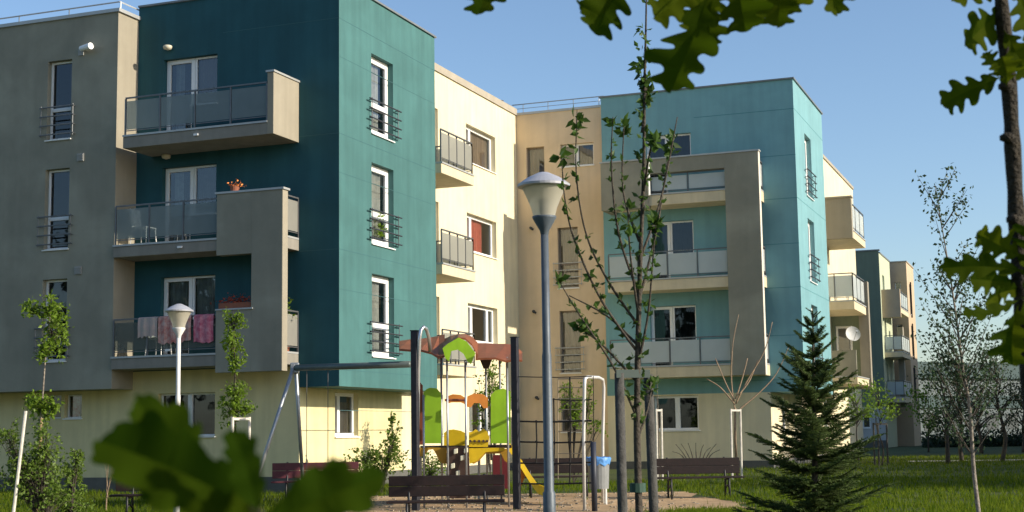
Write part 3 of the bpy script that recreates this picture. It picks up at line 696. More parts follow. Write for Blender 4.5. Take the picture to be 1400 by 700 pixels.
# neighbour block on the other side of the lawn (its shade lies over the far houses)
NB = thing('apartment_building', 'cream apartment block across the lawn, outside the right edge of the photograph', 'apartment building', (9, 80, .4), 'apartment blocks round the courtyard')
w_ = MB(); facade(w_, ('Y', 62), 4.5, 15, .2, 12.5, [(x, x+1.4, a, b) for x in (6, 9, 12) for a, b in FR.values()])
w_.face((4.5, 62, .2), (4.5, 118, .2), (4.5, 118, 12.5), (4.5, 62, 12.5)); w_.face((15, 62, .2), (15, 118, .2), (15, 118, 12.5), (15, 62, 12.5)); w_.face((4.5, 118, .2), (15, 118, .2), (15, 118, 12.5), (4.5, 118, 12.5)); w_.face((4.5, 62, 12.4), (15, 62, 12.4), (15, 118, 12.4), (4.5, 118, 12.4))
w_.build('wall', cream, NB)
for x in (6, 9, 12):
    for a, b in FR.values(): window(NB, ('Y', 62), x, x+1.4, a, b, cols=(0, .5, 1))

# ================================================================== GROUND
g = MB(); 
ds_ = [-60, -10, 0, 6, 12, 16, 20, 23, 25, 27, 29, 31, 33, 35, 37, 39, 41, 43, 45, 50, 60, 80, 120, 250, 700]
as_ = [-700, -200, -80, -40, -20, -10, -5, 0, 5, 10, 20, 40, 80, 200, 700]
rows_ = []
for D in ds_:
    rows_.append(len(g.v))
    for a in as_:
        p = f0*D + r0*a; g.v.append((p.x, p.y, gz_d(D)))
for i in range(len(ds_)-1):
    for j in range(len(as_)-1):
        a = rows_[i]+j; g.f.append((a, a+1, rows_[i+1]+j+1, rows_[i+1]+j))
structure('lawn_ground', g, grassg)
def patch(mb, fn_l, fn_r, D0, D1, n, dz):
    prev = None
    for i in range(n+1):
        D = D0+(D1-D0)*i/n; l_, r__ = fn_l(D), fn_r(D)
        cur = [f0*D+r0*(l_+(r__-l_)*j/8)+Vector((0, 0, gz_d(D)+dz)) for j in range(9)]
        if prev:
            for j in range(8): mb.face(prev[j], prev[j+1], cur[j+1], cur[j])
        prev = cur
def wob(x, s=1.): return s*(math.sin(x*1.7)+.6*math.sin(x*4.1+1)+.35*math.sin(x*9.3+2))
g = MB(); patch(g, lambda D: -4.4+(D-24)*.02+.18*wob(D)-(.9 if D < 26 else 0), lambda D: (4.9-(D-24)*.13+.15*wob(D+5)), 16, 33.0, 60, .006); structure('sand_ground', g, sand)
g = MB(); patch(g, lambda D: (1232-700)/FPX*D, lambda D: 60., 50.5, 52.3, 3, .012); 
pth = [G(1245, 58)]; 
structure('footpath', g, pathm) 

def in_sand(a, D): return (-4.5 < a < 4.9-(D-24)*.13) and D < 33
g = MB()
def blades(mb, D0, D1, amin, amax, n, h0, h1, keep=lambda a, D: True):
    for i in range(n):
        D = D0+(D1-D0)*rnd.random(); ur = rnd.uniform(amin, amax); a = (ur-700)/FPX*D
        if not keep(a, D): continue
        if math.sin(a*1.9+math.sin(D*1.3)*2)+math.sin(D*2.3+a*.7)+.6*math.sin(a*5.1-D*3.7) > 1.25 and rnd.random() < .75: continue
        p = f0*D+r0*a
        if p.x < X2+.05 and p.y > Y1-.05: continue
        if p.x < X3+.05 and p.y > Y4-.05: continue
        p.z = gz_d(D); h = rnd.uniform(h0, h1); th = rnd.uniform(0, 6.28); ww = rnd.uniform(.006, .013)
        dx = Vector((math.cos(th), math.sin(th), 0)); ln = Vector((rnd.gauss(0, .3), rnd.gauss(0, .3), 0))*h
        mb.face(p-dx*ww, p+dx*ww, p+ln+Vector((0, 0, h)))
ns_ = lambda a, D: (not in_sand(a, D)) or rnd.random() < .012
blades(g, 22, 29, -60, 1460, 42000, .05, .15, ns_); blades(g, 29, 38, -60, 1460, 42000, .05, .14, ns_); blades(g, 38, 60, 880, 1460, 22000, .05, .12)
# grass patch in the sand at the right
for i in range(5200):
    D = 25.2+abs(rnd.gauss(0, .8)); u_ = 960+rnd.gauss(0, 45); a = (u_-700)/FPX*D; p = f0*D+r0*a; p.z = gz_d(D); h = rnd.uniform(.03, .12); th = rnd.uniform(0, 6.28)
    dx = Vector((math.cos(th), math.sin(th), 0)); g.face(p-dx*.008, p+dx*.008, p+Vector((rnd.gauss(0, .03), rnd.gauss(0, .03), h)))
o = g.build('grass', lf_grass); tag(o, 'short green grass of the courtyard lawn', 'grass', kind='stuff')
g = MB()
for i in range(900):
    D = rnd.uniform(23, 33); a = rnd.uniform(-4.3, 3.6); p = f0*D+r0*a; p.z = gz_d(D)+.012; s_ = rnd.uniform(.008, .03)
    g.obox(p, (s_, rnd.uniform(-.01, .01), 0), (0, s_*.8, 0), (0, 0, s_*.5))
o = g.build('pebbles', mat('pebble', (.3, .26, .2), .9, .3, 20)); tag(o, 'scattered pebbles and clods on the sand of the playground', 'pebbles', kind='stuff')

# ================================================================== LAMPS
def lamp(label, base, zhat, pole_m, hat_m, sc=1.0, hexa=False):
    root = thing('street_lamp', label, 'street lamp', base, 'courtyard lamps'); x, y, z = base; n = 32
    zt = zhat
    k = MB(); k.tube([(x, y, z), (x, y, z+.9), (x, y, z+.92), (x, y, z+2.2), (x, y, z+2.24), (x, y, zt-.58*sc)], [.060, .060, .047, .046, .039, .037], 16); k.build('pole', pole_m, root, smooth=True)
    k = MB(); k.lathe((x, y, zt), [(.038, -.62*sc), (.046, -.58*sc), (.115*sc, -.46*sc), (.118*sc, -.44*sc), (.0, -.44*sc)], n); k.build('collar', pole_m, root, smooth=True)
    k = MB(); k.lathe((x, y, zt), [(.105*sc, -.438*sc), (.125*sc, -.36*sc), (.17*sc, -.25*sc), (.215*sc, -.155*sc)], n); k.build('diffuser', lampglass, root, smooth=True)
    k = MB(); k.lathe((x, y, zt), [(.02, -.44*sc), (.045*sc, -.40*sc), (.05*sc, -.30*sc), (.02, -.26*sc)], 12); k.build('bulb', dsteel, root, smooth=True)
    k = MB(); k.lathe((x, y, zt), [(.19*sc, -.165*sc), (.255*sc, -.150*sc), (.258*sc, -.128*sc), (.16*sc, -.06*sc), (.05*sc, -.008*sc), (.0, 0)], n); k.build('hat', hat_m, root)
    k = MB(); k.lathe((x, y, zt), [(.0, -.1*sc), (.19*sc, -.167*sc)], n); k.build('reflector', white, root)
    return root
b = W(743, 235, 14.2); lamp('tall grey street lamp with conical hat, nearest, in front of the peach wall', (b.x, b.y, gz(b.x, b.y)), b.z, lampgrey, lamphat)
b = W(245, 415, 26.2); lamp('small white street lamp in front of the lower balcony with the pink cloths', (b.x, b.y, gz(b.x, b.y)), b.z, lampwhite, lamphat)

# ================================================================== BENCHES
def make_bench(wm, name='park_bench'):
    root = thing(name, 'x', 'bench', (0, 0, 0), 'benches round the playground')
    L2 = .92
    k = MB()
    for i in range(2): k.box(-L2, L2, .23+i*.012, .26+i*.012, .50+i*.165, .661+i*.165)
    k.build('backrest', wm, root, bevel=.008)
    k = MB()
    for i in range(3): k.box(-L2, L2, -.22+i*.135, -.10+i*.135, .415, .45)
    k.build('seat', wm, root, bevel=.008)
    for s in (-1, 1):
        x = s*.60; k = MB()
        k.tube([(x, .30, .84), (x, .235, .50), (x, .19, .39), (x, .26, 0)], .022, 8)
        k.tube([(x, .2, .395), (x, -.21, .395), (x, -.20, .25), (x, -.25, 0)], .022, 8)
        k.tube([(x, -.19, .22), (x, 0, .27), (x, .2, .2)], .016, 8)
        k.build('leg', iron, root, smooth=True)
    return root
bd = make_bench(wood_d); bp_ = make_bench(wood_p)
bb = [(bd, 609, 22.9, 0, 'dark wooden bench nearest to the camera in front of the play tower'),
      (bd, 224, 26.6, .02, 'dark wooden bench by the left shrubs, its right end behind the big oak leaf'),
      (bd, 953, 30.2, .05, 'dark wooden bench under the ground floor window of the middle block'),
      (bd, 762, 31.5, .03, 'dark wooden bench behind the black climbing net'),
      (bp_, 431, 31.0, .1, 'purplish red bench behind the swing frame at the cream corner')]
used = set()
for proto, u_, D, da, lb in bb:
    o = proto if proto.name not in used else copy_tree(proto); used.add(proto.name)
    o.location = G(u_, D); o.rotation_euler.z = -yaw*1.0+da; o['label'] = lb; o['group'] = 'benches round the playground'; o['category'] = 'bench'

# ================================================================== PLAYGROUND
TD = 28.8
PT = thing('play_tower', 'colourful play tower with red brown roof, lime panels and yellow slide', 'play tower', G(634, TD))
def T(u, v, dd=0.0): return W(u, v, TD+dd)
def panel(name, m, pts, dd0, dd1=None, t=.03, par=PT, bev=0):
    "flat board whose outline is given in picture columns/rows, turned in depth from dd0 (left) to dd1 (right)"
    dd1 = dd0 if dd1 is None else dd1
    us = [p[0] for p in pts]; ua, ub = min(us), max(us); k = MB(); n = len(pts)
    P = [T(u_, v_, dd0+(dd1-dd0)*(u_-ua)/max(1, ub-ua)) for u_, v_ in pts]
    N = Vector((0, 0, 0))
    for i in range(n): N += (P[i]-P[0]).cross(P[(i+1) % n]-P[0])
    N.normalize(); N *= t/2; i0 = len(k.v)
    k.v += [tuple(p-N) for p in P]+[tuple(p+N) for p in P]
    k.f.append(tuple(reversed(range(n)))); k.f.append(tuple(range(n, 2*n)))
    for i in range(n): j = (i+1) % n; k.f.append((i, j, n+j, n+i))
    return k.build(name, m, par)
def gy(u_, dd): p = T(u_, 600, dd); return gz(p.x, p.y)
# black main posts
for u_, vt, D in ((567, 453, 28.0), (703.5, 462, 27.9)):
    k = MB(); a = W(u_, vt, D); k.box(a.x-.065, a.x+.065, a.y-.065, a.y+.065, gz(a.x, a.y), a.z); po = k.build('post', mat('black_post', (.022, .022, .028), .5, .2, 12), PT, bevel=.015)
    k = MB(); k.box(a.x-.07, a.x+.07, a.y-.07, a.y+.07, a.z, a.z+.02); k.build('cap', iron, po)
# thin steel uprights
for u_, vt, dd in ((579, 540, -.2), (603, 490, .7), (611, 488, -.3), (636, 492, -.3), (664, 487, .7), (683, 490, .9), (693, 488, -.2)):
    k = MB(); a = T(u_, vt, dd); b0 = Vector((a.x, a.y, gz(a.x, a.y))); k.tube([b0, a], .022, 8); k.build('upright', steel, PT, smooth=True)
# decks
a = T(573, 611, -.3); k = MB(); q = [T(573, 611, -.3), T(698, 611, -.3), T(698, 611, 1.2), T(573, 611, 1.2)]
zz = sum(p.z for p in q)/4
for p in q: p.z = zz
k.obox(sum(q, Vector())/4, (q[1]-q[0])/2, (q[3]-q[0])/2, (0, 0, .03)); k.build('deck', wood_d, PT)
# roofs, wavy
def roof(us, vs_f, vs_b, dd_f, dd_b, m, name='roof_panel'):
    k = MB(); n = len(us); th = Vector((0, 0, .04))
    F = [T(u_, v_, dd_f) for u_, v_ in zip(us, vs_f)]; Bk = [T(u_, v_, dd_b) for u_, v_ in zip(us, vs_b)]
    for i in range(n-1):
        k.face(F[i], F[i+1], Bk[i+1], Bk[i]); k.face(F[i]-th, Bk[i]-th, Bk[i+1]-th, F[i+1]-th)
        k.face(F[i]-th, F[i+1]-th, F[i+1], F[i]); k.face(Bk[i], Bk[i+1], Bk[i+1]-th, Bk[i]-th)
    k.face(F[0]-th, F[0], Bk[0], Bk[0]-th); k.face(F[-1], F[-1]-th, Bk[-1]-th, Bk[-1])
    return k.build(name, m, PT, smooth=False)
roof([546, 560, 575, 590, 600, 608], [477, 478, 478, 482, 488, 486], [466, 464, 463, 461, 459, 457], -.5, 1.1, p_red)
roof([606, 616, 626, 636, 645, 653], [478, 468, 461, 462, 470, 484], [464, 459, 457, 456.5, 460, 468], -.55, 1.1, p_red)
roof([650, 664, 678, 692, 704, 714], [490, 489, 489, 493, 491, 492], [469, 469, 470, 470, 472, 481], -.5, 1.1, p_red)
panel('gable', p_green, [(605, 476), (612, 470), (627, 461.5), (638, 467), (650, 483), (644, 498), (639, 494), (634, 484), (626, 478), (617, 480), (614, 494), (609, 490)], -.62)
panel('gable', p_brn, [(655, 489), (674, 488), (668, 504), (661, 504)], .6, label_ if False else None) if False else panel('gable', p_brn, [(655, 489), (674, 488), (668, 504), (661, 504)], .6)
# side panels
panel('side_panel', p_green, [(579, 606), (579, 537), (583, 532), (588, 530), (597, 531), (603, 538), (603, 606)], -.05)
panel('side_panel', p_green, [(671, 606), (671, 540), (677, 534), (688, 531), (698, 536), (698, 606)], -.05)
panel('side_panel', mat('rust_panel', (.24, .07, .035), .5), [(572, 608), (572, 520), (578, 527), (578, 608)], .2)
panel('arch_panel', p_org, [(610, 552), (611, 542), (619, 539), (630, 540), (636, 544), (637, 553), (630, 550), (618, 550)], .7)
panel('arch_panel', p_org, [(638, 556), (639, 542), (648, 538), (660, 539), (667, 544), (667, 558), (661, 558), (656, 551), (648, 551), (644, 557)], -.25)
k = MB(); k.tube([T(608, 547, -.3), T(637, 547, -.3)], .025, 8); k.build('handrail', mat('rust_panel', (.24, .07, .035), .5), PT)
panel('low_panel', p_yel, [(607, 609), (607, 592), (612, 588), (620, 587), (630, 589), (636, 592), (636, 609)], .5)
panel('low_panel', p_yel, [(641, 611), (641, 591), (646, 590), (650, 587), (655, 590), (661, 586), (666, 590), (669, 598), (667, 611)], -.35)
k = MB()
for u_ in (643, 649, 655, 661, 666): a = T(u_, 603, -.37); k.tube([a, a-f0*.03], .025, 8)
k.build('bolt', p_brn, PT)
# golden wavy skirts
panel('skirt', p_gold, [(572, 612), (612, 612), (612, 634), (606, 634), (600, 630), (596, 620), (592, 614), (586, 615), (581, 622), (576, 624), (572, 624)], -.33)
panel('skirt', p_gold, [(642, 620), (664, 617), (696, 613), (696, 634), (690, 630), (685, 620), (664, 620), (655, 630), (648, 634), (642, 632)], -.33)
panel('skirt', p_yel, [(641, 613), (690, 612), (690, 616), (664, 618), (652, 630), (642, 634)], -.36)
# climbing wall
cw = panel('climbing_wall', p_brn, [(613, 611), (641, 611), (643, 681), (612, 681)], -.45, t=.05)
for u_, v_ in ((623, 617), (637, 616), (632, 626), (626, 647), (621, 672), (638, 672), (619, 637), (637, 655)):
    k = MB(); a = T(u_, v_, -.5); k.obox(a, r0*.04+u0*.01, u0*.05, f0*.03); k.build('climbing_hold', hold_m, cw, bevel=.015)
# back lower boards
panel('back_panel', mat('maroon_panel', (.14, .02, .03), .5), [(674, 622), (696, 622), (696, 668), (674, 668)], 1.1)
k = MB()
for p_, q_ in ((T(612, 640, 1.1), T(612, 680, 1.1)), (T(655, 612, 1.1), T(655, 682, 1.1)), (T(575, 612, 1.1), T(575, 682, 1.1))): k.tube([p_, q_], .03, 8)
k.build('support', steel, PT)
# slide, leaving the tower to the right
sl_top, sl_mid, sl_bot = T(694, 611, .4), T(728, 662, .4), T(744, 674, .4)
prof = [sl_top, T(703, 622, .4), T(715, 641, .4), T(727, 660, .4), T(735, 671, .4), T(746, 675, .4)]
k = MB(); hw = f0*.25
for a, b in zip(prof, prof[1:]):
    k.face(a-hw, b-hw, b+hw, a+hw); n_ = (b-a).cross(f0).normalized()*.03; k.face(a-hw-n_, a+hw-n_, b+hw-n_, b-hw-n_)
sl = k.build('slide', p_yel, PT)
for s in (-1, 1):
    k = MB(); o_ = hw*s
    for a, b in zip(prof, prof[1:]):
        k.obox((a+b)/2+o_+Vector((0, 0, .04)), (b-a)/2, f0*.02, Vector((0, 0, .09)))
    k.build('side_rim', p_yel, sl)
panel('ladder_arch', p_org, [(706, 632), (712, 631), (717, 638), (718, 650), (713, 664), (708, 674), (705, 670), (711, 655), (712, 643), (707, 638)], .7)
k = MB(); a = T(745, 676, .4); k.tube([a, (a.x, a.y, gz(a.x, a.y))], .025, 8); k.build('slide_foot', steel, PT)
# fireman pole
k = MB(); k.tube([G(570.5, 27.9), W(571, 600, 27.9), W(572, 510, 27.9), W(573.5, 465, 27.9), W(575.5, 451, 27.9), W(579, 447, 27.95), W(583, 450, 28.05), W(586.5, 462, 28.15), W(588, 480, 28.3)], .035, 10)
k.build('slide_pole', mat('bright_steel', (.62, .63, .64), .3, metal=.8), PT, smooth=True)
# swings
SW = thing('swing_set', 'steel swing frame with long grey beam leading left from the play tower', 'swing set', G(400, 29.9))
apx = W(403, 503, 30.1); rt = W(561, 498, 28.3)
k = MB(); k.tube([apx, rt], .065, 12); k.build('beam', mat('green_grey_steel', (.11, .14, .135), .5, .1, 8, metal=.3), SW, smooth=True)
k = MB(); k.tube([W(403, 497, 30.1), G(339, 29.3)], .038, 10); k.build('leg', steel, SW, smooth=True)
k = MB(); k.tube([W(404, 497, 30.1), G(416, 31.0)], .038, 10); k.build('leg', steel, SW, smooth=True)
k = MB(); k.obox(apx, r0*.09, u0*.11, f0*.05); k.build('bracket', steel, SW, bevel=.02)
for t_ in (.11, .30):
    a = apx.lerp(rt, t_); 
    for dx in (0,):
        k = MB(); d = (rt-apx).normalized(); zs = gz(a.x, a.y)+.5
        for s in (0, 1): 
            pt = a+d*(.5*s if False else 0)
        k.tube([a, (a.x, a.y, zs)], .008, 6)
        k.build('chain', mat('chain_grey', (.10, .10, .10), .6), SW)
    
a = apx.lerp(rt, .205); d = (rt-apx).normalized(); zs = gz(a.x, a.y)+.5
k = MB(); k.obox((a.x, a.y, zs), d*.27, Vector((-d.y, d.x, 0))*.09, (0, 0, .018)); k.build('seat', iron, SW, bevel=.01)
# climbing net between post and steel posts
NT = thing('climbing_net', 'black rope climbing net strung to the right of the play tower', 'climbing net', G(760, 27.5))
NA, NBq = 27.8, 26.9
def NP(u_, v_): return W(u_, v_, NA+(NBq-NA)*(u_-704)/105)
k = MB()
for vl, vr in ((515, 514.5), (576, 575), (604, 604), (633, 632), (661, 660)):
    k.tube([NP(707, vl), NP(735, vl+.6), NP(762, (vl+vr)/2+1.2), NP(809, vr)], .016 if vl > 520 else .009, 6)
for u_, v0, v1 in ((733, 576, 632), (757, 546, 661), (779, 515, 661), (797, 575, 661)):
    k.tube([NP(u_, v0), NP(u_+1, (v0+v1)/2), NP(u_, v1)], .015, 6)
k.tube([NP(757, 546), NP(780, 548), NP(809, 546)], .011, 6)
k.build('rope', rope, NT)
k = MB()
for u_, v_ in ((733, 576), (733, 604), (733, 633), (757, 546), (757, 577), (757, 605), (757, 633), (757, 661), (779, 548), (779, 576), (779, 604), (779, 632)):
    a = NP(u_, v_); k.lathe((a.x, a.y, a.z-.02), [(0, 0), (.022, .01), (.022, .035), (0, .045)], 8)
k.build('knot', rope, NT)['kind'] = 'stuff'
a = W(811, 604, 26.8); k = MB(); k.tube([(a.x, a.y, gz(a.x, a.y)), a], .055, 10); k.build('post', mat('blue_black_post', (.03, .035, .05), .5), NT, smooth=True)
a = NP(812, 604); k = MB(); k.tube([W(812, 640, 26.75), W(811.5, 548, 26.8), W(811, 514, 26.8)], .008, 6); k.build('rope', rope, NT)
AR = thing('climbing_arch', 'white steel arch with chain ladder beside the black net', 'climbing arch', G(805, 27.3))
k = MB(); k.tube([G(797, 27.0), W(798, 600, 27.0), W(799, 530, 27.0), W(799.5, 518, 27.0), W(803, 515.5, 27.2), W(818, 516, 28.6), W(824, 519, 29.0), W(825.5, 530, 29.1), W(824, 600, 29.1), G(822, 29.1)], .032, 10)
k.build('frame', mat('white_tube', (.66, .66, .64), .4, metal=.2), AR, smooth=True)
for i in range(9):
    v_ = 530+i*15; k = MB(); k.tube([W(763, v_, 27.5), W(797, v_, 27.1)], .008, 6); k.build('rung', mat('tan_chain', (.32, .27, .2), .7), AR)
k = MB(); k.tube([W(763, 518, 27.5), W(763, 655, 27.5)], .008, 6); k.tube([W(763, 518, 27.5), W(799, 517, 27.0)], .012, 6); k.build('chain', mat('tan_chain', (.32, .27, .2), .7), AR)
# bin
BN = thing('litter_bin', 'grey mesh litter bin with blue bag on a white post, right of the climbing arch', 'litter bin', G(819, 28.4))
a = W(818, 625, 28.4); zb, zt = W(818, 668, 28.4).z, W(818, 632, 28.4).z
k = MB(); k.lathe((a.x, a.y, 0), [(0, zb), (.19, zb), (.215, zt+.04), (.205, zt+.04)], 20); k.build('bucket', binm, BN, smooth=False)
k = MB(); pr_ = []
i0 = len(k.v); n = 28
for j, (rr, z) in enumerate(((.222, zt-.05), (.235, zt+.03), (.245, zt+.085), (.225, zt+.105), (.20, zt+.05), (.18, zt-.1))):
    for q in range(n):
        an = q/n*6.2832; r2 = rr*(1+.05*math.sin(q*2.9+j)); k.v.append((a.x+r2*math.cos(an), a.y+r2*math.sin(an), z+(.03*math.sin(q*1.7) if j < 2 else .01*math.sin(q*2.3))))
for j in range(5):
    for q in range(n): p0 = i0+j*n+q; p1 = i0+j*n+(q+1) % n; k.f.append((p0, p1, p1+n, p0+n))
k.build('bag', blue, BN, smooth=True)
k = MB(); pb = a+r0*.14+f0*.22; k.tube([(pb.x, pb.y, gz(a.x, a.y)), (pb.x, pb.y, zt)], .03, 8); k.build('post', mat('white_tube', (.66, .66, .64), .4, metal=.2), BN)

# ================================================================== VEGETATION
def leafquad(mb, p, d, n_, s_):
    e = d.cross(n_)
    if e.length < 1e-4: return
    e.normalize(); 
    fold = d.cross(e)*s_*.10
    mb.face(p, p+d*s_*.45+e*s_*.30+fold, p+d*s_, p+d*s_*.45-e*s_*.30+fold)
def rv(): return Vector((rnd.gauss(0, 1), rnd.gauss(0, 1), rnd.gauss(0, 1))).normalized()
def rosette(mb, p, n, s_, up=.5, spread=.3):
    for i in range(n):
        d = (rv()+Vector((0, 0, up))).normalized(); leafquad(mb, p+rv()*s_*spread, d, rv(), s_*rnd.uniform(.7, 1.25))
def smooth_path(pts, k=4):
    out = []
    P = [Vector(p) for p in pts]
    for i in range(len(P)-1):
        a, b, c, d = P[max(i-1, 0)], P[i], P[i+1], P[min(i+2, len(P)-1)]
        for j in range(k):
            t = j/k; out.append(.5*((2*b)+(c-a)*t+(2*a-5*b+4*c-d)*t*t+(3*b-a-3*c+d)*t**3))
    out.append(P[-1]); return out
# --- central young tree (near)
CT = thing('young_tree', 'slender young tree with sparse leaf tufts, tied between grey stakes in the centre right', 'tree', G(873, 8.0))
cb = G(873, 8.0)
k = MB(); tr = smooth_path([cb, W(872, 640, 8), W(871, 540, 8), W(873, 440, 8), W(876, 340, 8.0), W(880, 240, 8), W(881, 130, 8), W(883, 40, 8), W(884, -30, 8)])
k.tube(tr, [.025-.022*min(1, (i/len(tr))**.8) for i in range(len(tr))], 10)
k.build('trunk', bark, CT, smooth=True)
br = [[(869, 478), (822, 410), (786, 330), (772, 270), (768, 215)], [(869, 440), (832, 385), (802, 322), (788, 240), (789, 150)], [(873, 402), (846, 320), (836, 230), (838, 160)],
      [(874, 330), (852, 262), (853, 172)], [(874, 410), (897, 318), (908, 250), (918, 190)], [(880, 262), (888, 210), (895, 192)], [(869, 566), (838, 500), (792, 430), (764, 384)],
      [(869, 520), (822, 470), (790, 448)], [(876, 352), (904, 270), (926, 160)], [(870, 470), (830, 432), (778, 404)], [(874, 440), (862, 350), (858, 282)], [(872, 500), (886, 430), (893, 350), (897, 300)], [(878, 180), (884, 120)], [(872, 600), (885, 560), (893, 520)]]
k = MB(); lf = MB()
for j, b_ in enumerate(br):
    dd = (j % 5-2)*.14
    pts = smooth_path([W(u_, v_, 8+dd*i/(len(b_)-1)) for i, (u_, v_) in enumerate(b_)], 5)
    k.tube(pts, [.0062*(1-i/len(pts))+.0022 for i in range(len(pts))], 6)
    if j in (8,): continue
    n = len(pts)
    for i in range(2, n):
        if rnd.random() < .62: rosette(lf, pts[i], rnd.randint(3, 6) if i < n-3 else 9, .044 if i < n-3 else .060, .4)
for i in range(6, len(tr)):
    p = tr[i]
    if p.z > W(880, 20, 8).z: break
    for q in range(2): rosette(lf, p+rv()*.03, rnd.randint(3, 6), .044, .3)
for v_ in range(85, 150, 8): rosette(lf, W(881+rnd.uniform(-9, 9), v_, 8), 7, .055)
rosette(lf, W(884, 4, 8), 3, .03)
k.build('branches', bark, CT, smooth=True); lf.build('foliage', lf_young, CT)
TS = thing('tree_stakes', 'pair of weathered grey wooden stakes with crossbar around the centre tree', 'tree stakes', G(865, 7.9))
for u_t, u_b, vt, ub2 in ((846.5, 848, 510, 849), (886, 893, 512, 895)):
    k = MB(); a = W(u_t, vt, 7.85 if u_t < 860 else 8.15); b_ = G(ub2, 7.85 if u_t < 860 else 8.15); k.tube([b_, a], [.029, .026], 14); k.build('stake', wood_st, TS, smooth=True)
k = MB(); k.obox(W(866, 511, 7.95), (W(889, 511, 8.1)-W(843, 511, 7.8))/2, u0*.022, f0*.015); k.build('crossbar', mat('crossbar_dark', (.035, .05, .045), .8), TS)
k = MB(); c_ = W(872, 668, 8); k.tube([c_-u0*.02, c_+u0*.03], .045, 12); k.build('tie', mat('green_tie', (.03, .07, .05), .7), TS)

# --- generic small trees / shrubs
def shrub(name, label, cat, base, clumps, n, s_, m, stems=True, barkm=bark, group=None, droop=.4):
    "clumps: list of (centre, radius vector)"
    root = thing(name, label, cat, base, group); lf = MB(); st = MB(); b_ = Vector(base)
    tot = sum(c[1].x*c[1].z for c in clumps)
    for c, r_ in clumps:
        k = max(8, int(n*r_.x*r_.z/tot))
        twigs = [c+Vector((rnd.gauss(0, r_.x*.55), rnd.gauss(0, r_.y*.55), rnd.gauss(0, r_.z*.55))) for _ in range(max(3, k//14))]
        for t_ in twigs:
            st.tube(smooth_path([b_.lerp(c, .25)+rv()*.02 if stems else c-u0*r_.z*.8, c.lerp(t_, .5)+rv()*r_.x*.1, t_], 3), [.006, .005, .0045, .004, .0035, .003, .002], 4, False)
        for i in range(k):
            t_ = rnd.choice(twigs); p = t_+Vector((rnd.gauss(0, r_.x*.17), rnd.gauss(0, r_.y*.17), rnd.gauss(0, r_.z*.2)))
            leafquad(lf, p, (rv()+Vector((0, 0, -droop+.3))).normalized(), rv(), s_*rnd.uniform(.6, 1.3))
    for c, r_ in (clumps if stems else []):
        st.tube(smooth_path([b_+rv()*.03, b_.lerp(c, .5)+rv()*.05, c], 3), [.016, .014, .012, .010, .009, .008, .006], 5)
    st.build('stems', barkm, root); lf.build('foliage', m, root); return root
def cl(u_, v_, D, ru, rv_): s = D/FPX; return (W(u_, v_, D), Vector((ru*s, ru*s, rv_*s)))
def stakes(label, us, vt, D, vb=None, m=wood_w, bar=True, lean=0):
    root = thing('tree_stakes', label, 'tree stakes', G(sum(us)/len(us), D), 'white stake frames of the saplings')
    tops = []
    for u_ in us:
        k = MB(); a = W(u_, vt, D+(u_-us[0])*.012); b_ = G(u_+lean, D+(u_-us[0])*.012); k.tube([b_, a], .028 if D < 28 else .03, 8); k.build('stake', m, root); tops.append(a)
    if bar and len(us) > 1: k = MB(); k.beam(tops[0]-u0*.04, tops[-1]-u0*.04, .05, .05); k.build('crossbar', m, root)
    return root
# left tree
D = 25.2; yt = shrub('young_tree', 'young tree with light leaves in front of the grey wall, far left', 'tree', G(54, D), [cl(66, 420, D, 20, 10), cl(45, 424, D, 14, 8), cl(72, 450, D, 16, 26), cl(64, 478, D, 14, 12), cl(58, 550, D, 18, 18), cl(70, 560, D, 10, 10)], 1500, .08, lf_light, stems=False)
k = MB(); k.tube(smooth_path([G(52, D), W(52, 620, D), W(57, 560, D), W(62, 490, D), W(70, 420, D)]), [.028-.0012*i for i in range(17)], 8); k.build('trunk', bark_b, yt, smooth=True)
shrub('shrub', 'leafy shrub at the far left foot of the young tree', 'shrub', G(62, 24.6), [cl(50, 640, 24.6, 34, 30), cl(28, 660, 24.6, 22, 24), cl(62, 612, 24.6, 16, 26), cl(12, 600, 24.6, 16, 18), cl(70, 680, 24.6, 30, 18)], 3400, .07, lf_bush)
shrub('shrub', 'upright shrub left of the dark bench', 'shrub', G(100, 25.3), [cl(98, 650, 25.3, 14, 22), cl(105, 625, 25.3, 9, 12), cl(96, 685, 25.3, 20, 16)], 1300, .065, lf_bush)
shrub('shrub', 'thin nearly bare shrub in front of the ground floor wall beside the left bench', 'shrub', G(148, 29), [cl(148, 628, 29, 24, 14)], 40, .04, lf_bush, barkm=bark_r)
stakes('white leaning stake at the far left edge', (35,), 562, 24.2, lean=-16)
stakes('tan stake beside the far left young tree', (57,), 572, 25.0, m=wood_t, lean=-6)
D = 29.4; cb_ = G(322, D)
sh = shrub('young_tree', 'columnar young tree in front of the grey balcony frame, over a white stake frame', 'tree', cb_, [cl(319, 440, D, 11, 14), cl(318, 468, D, 13, 16), cl(320, 495, D, 11, 14), cl(322, 535, D, 13, 14), cl(318, 556, D, 20, 14), cl(332, 560, D, 12, 9)], 2000, .075, lf_light, stems=False)
k = MB(); k.tube([cb_, W(322, 600, D), W(321, 500, D), W(319, 425, D)], [.026, .022, .014, .006], 8); k.build('trunk', bark, sh, smooth=True)
stakes('white stake frame right of the big oak leaf', (318, 341), 570, 29.0)
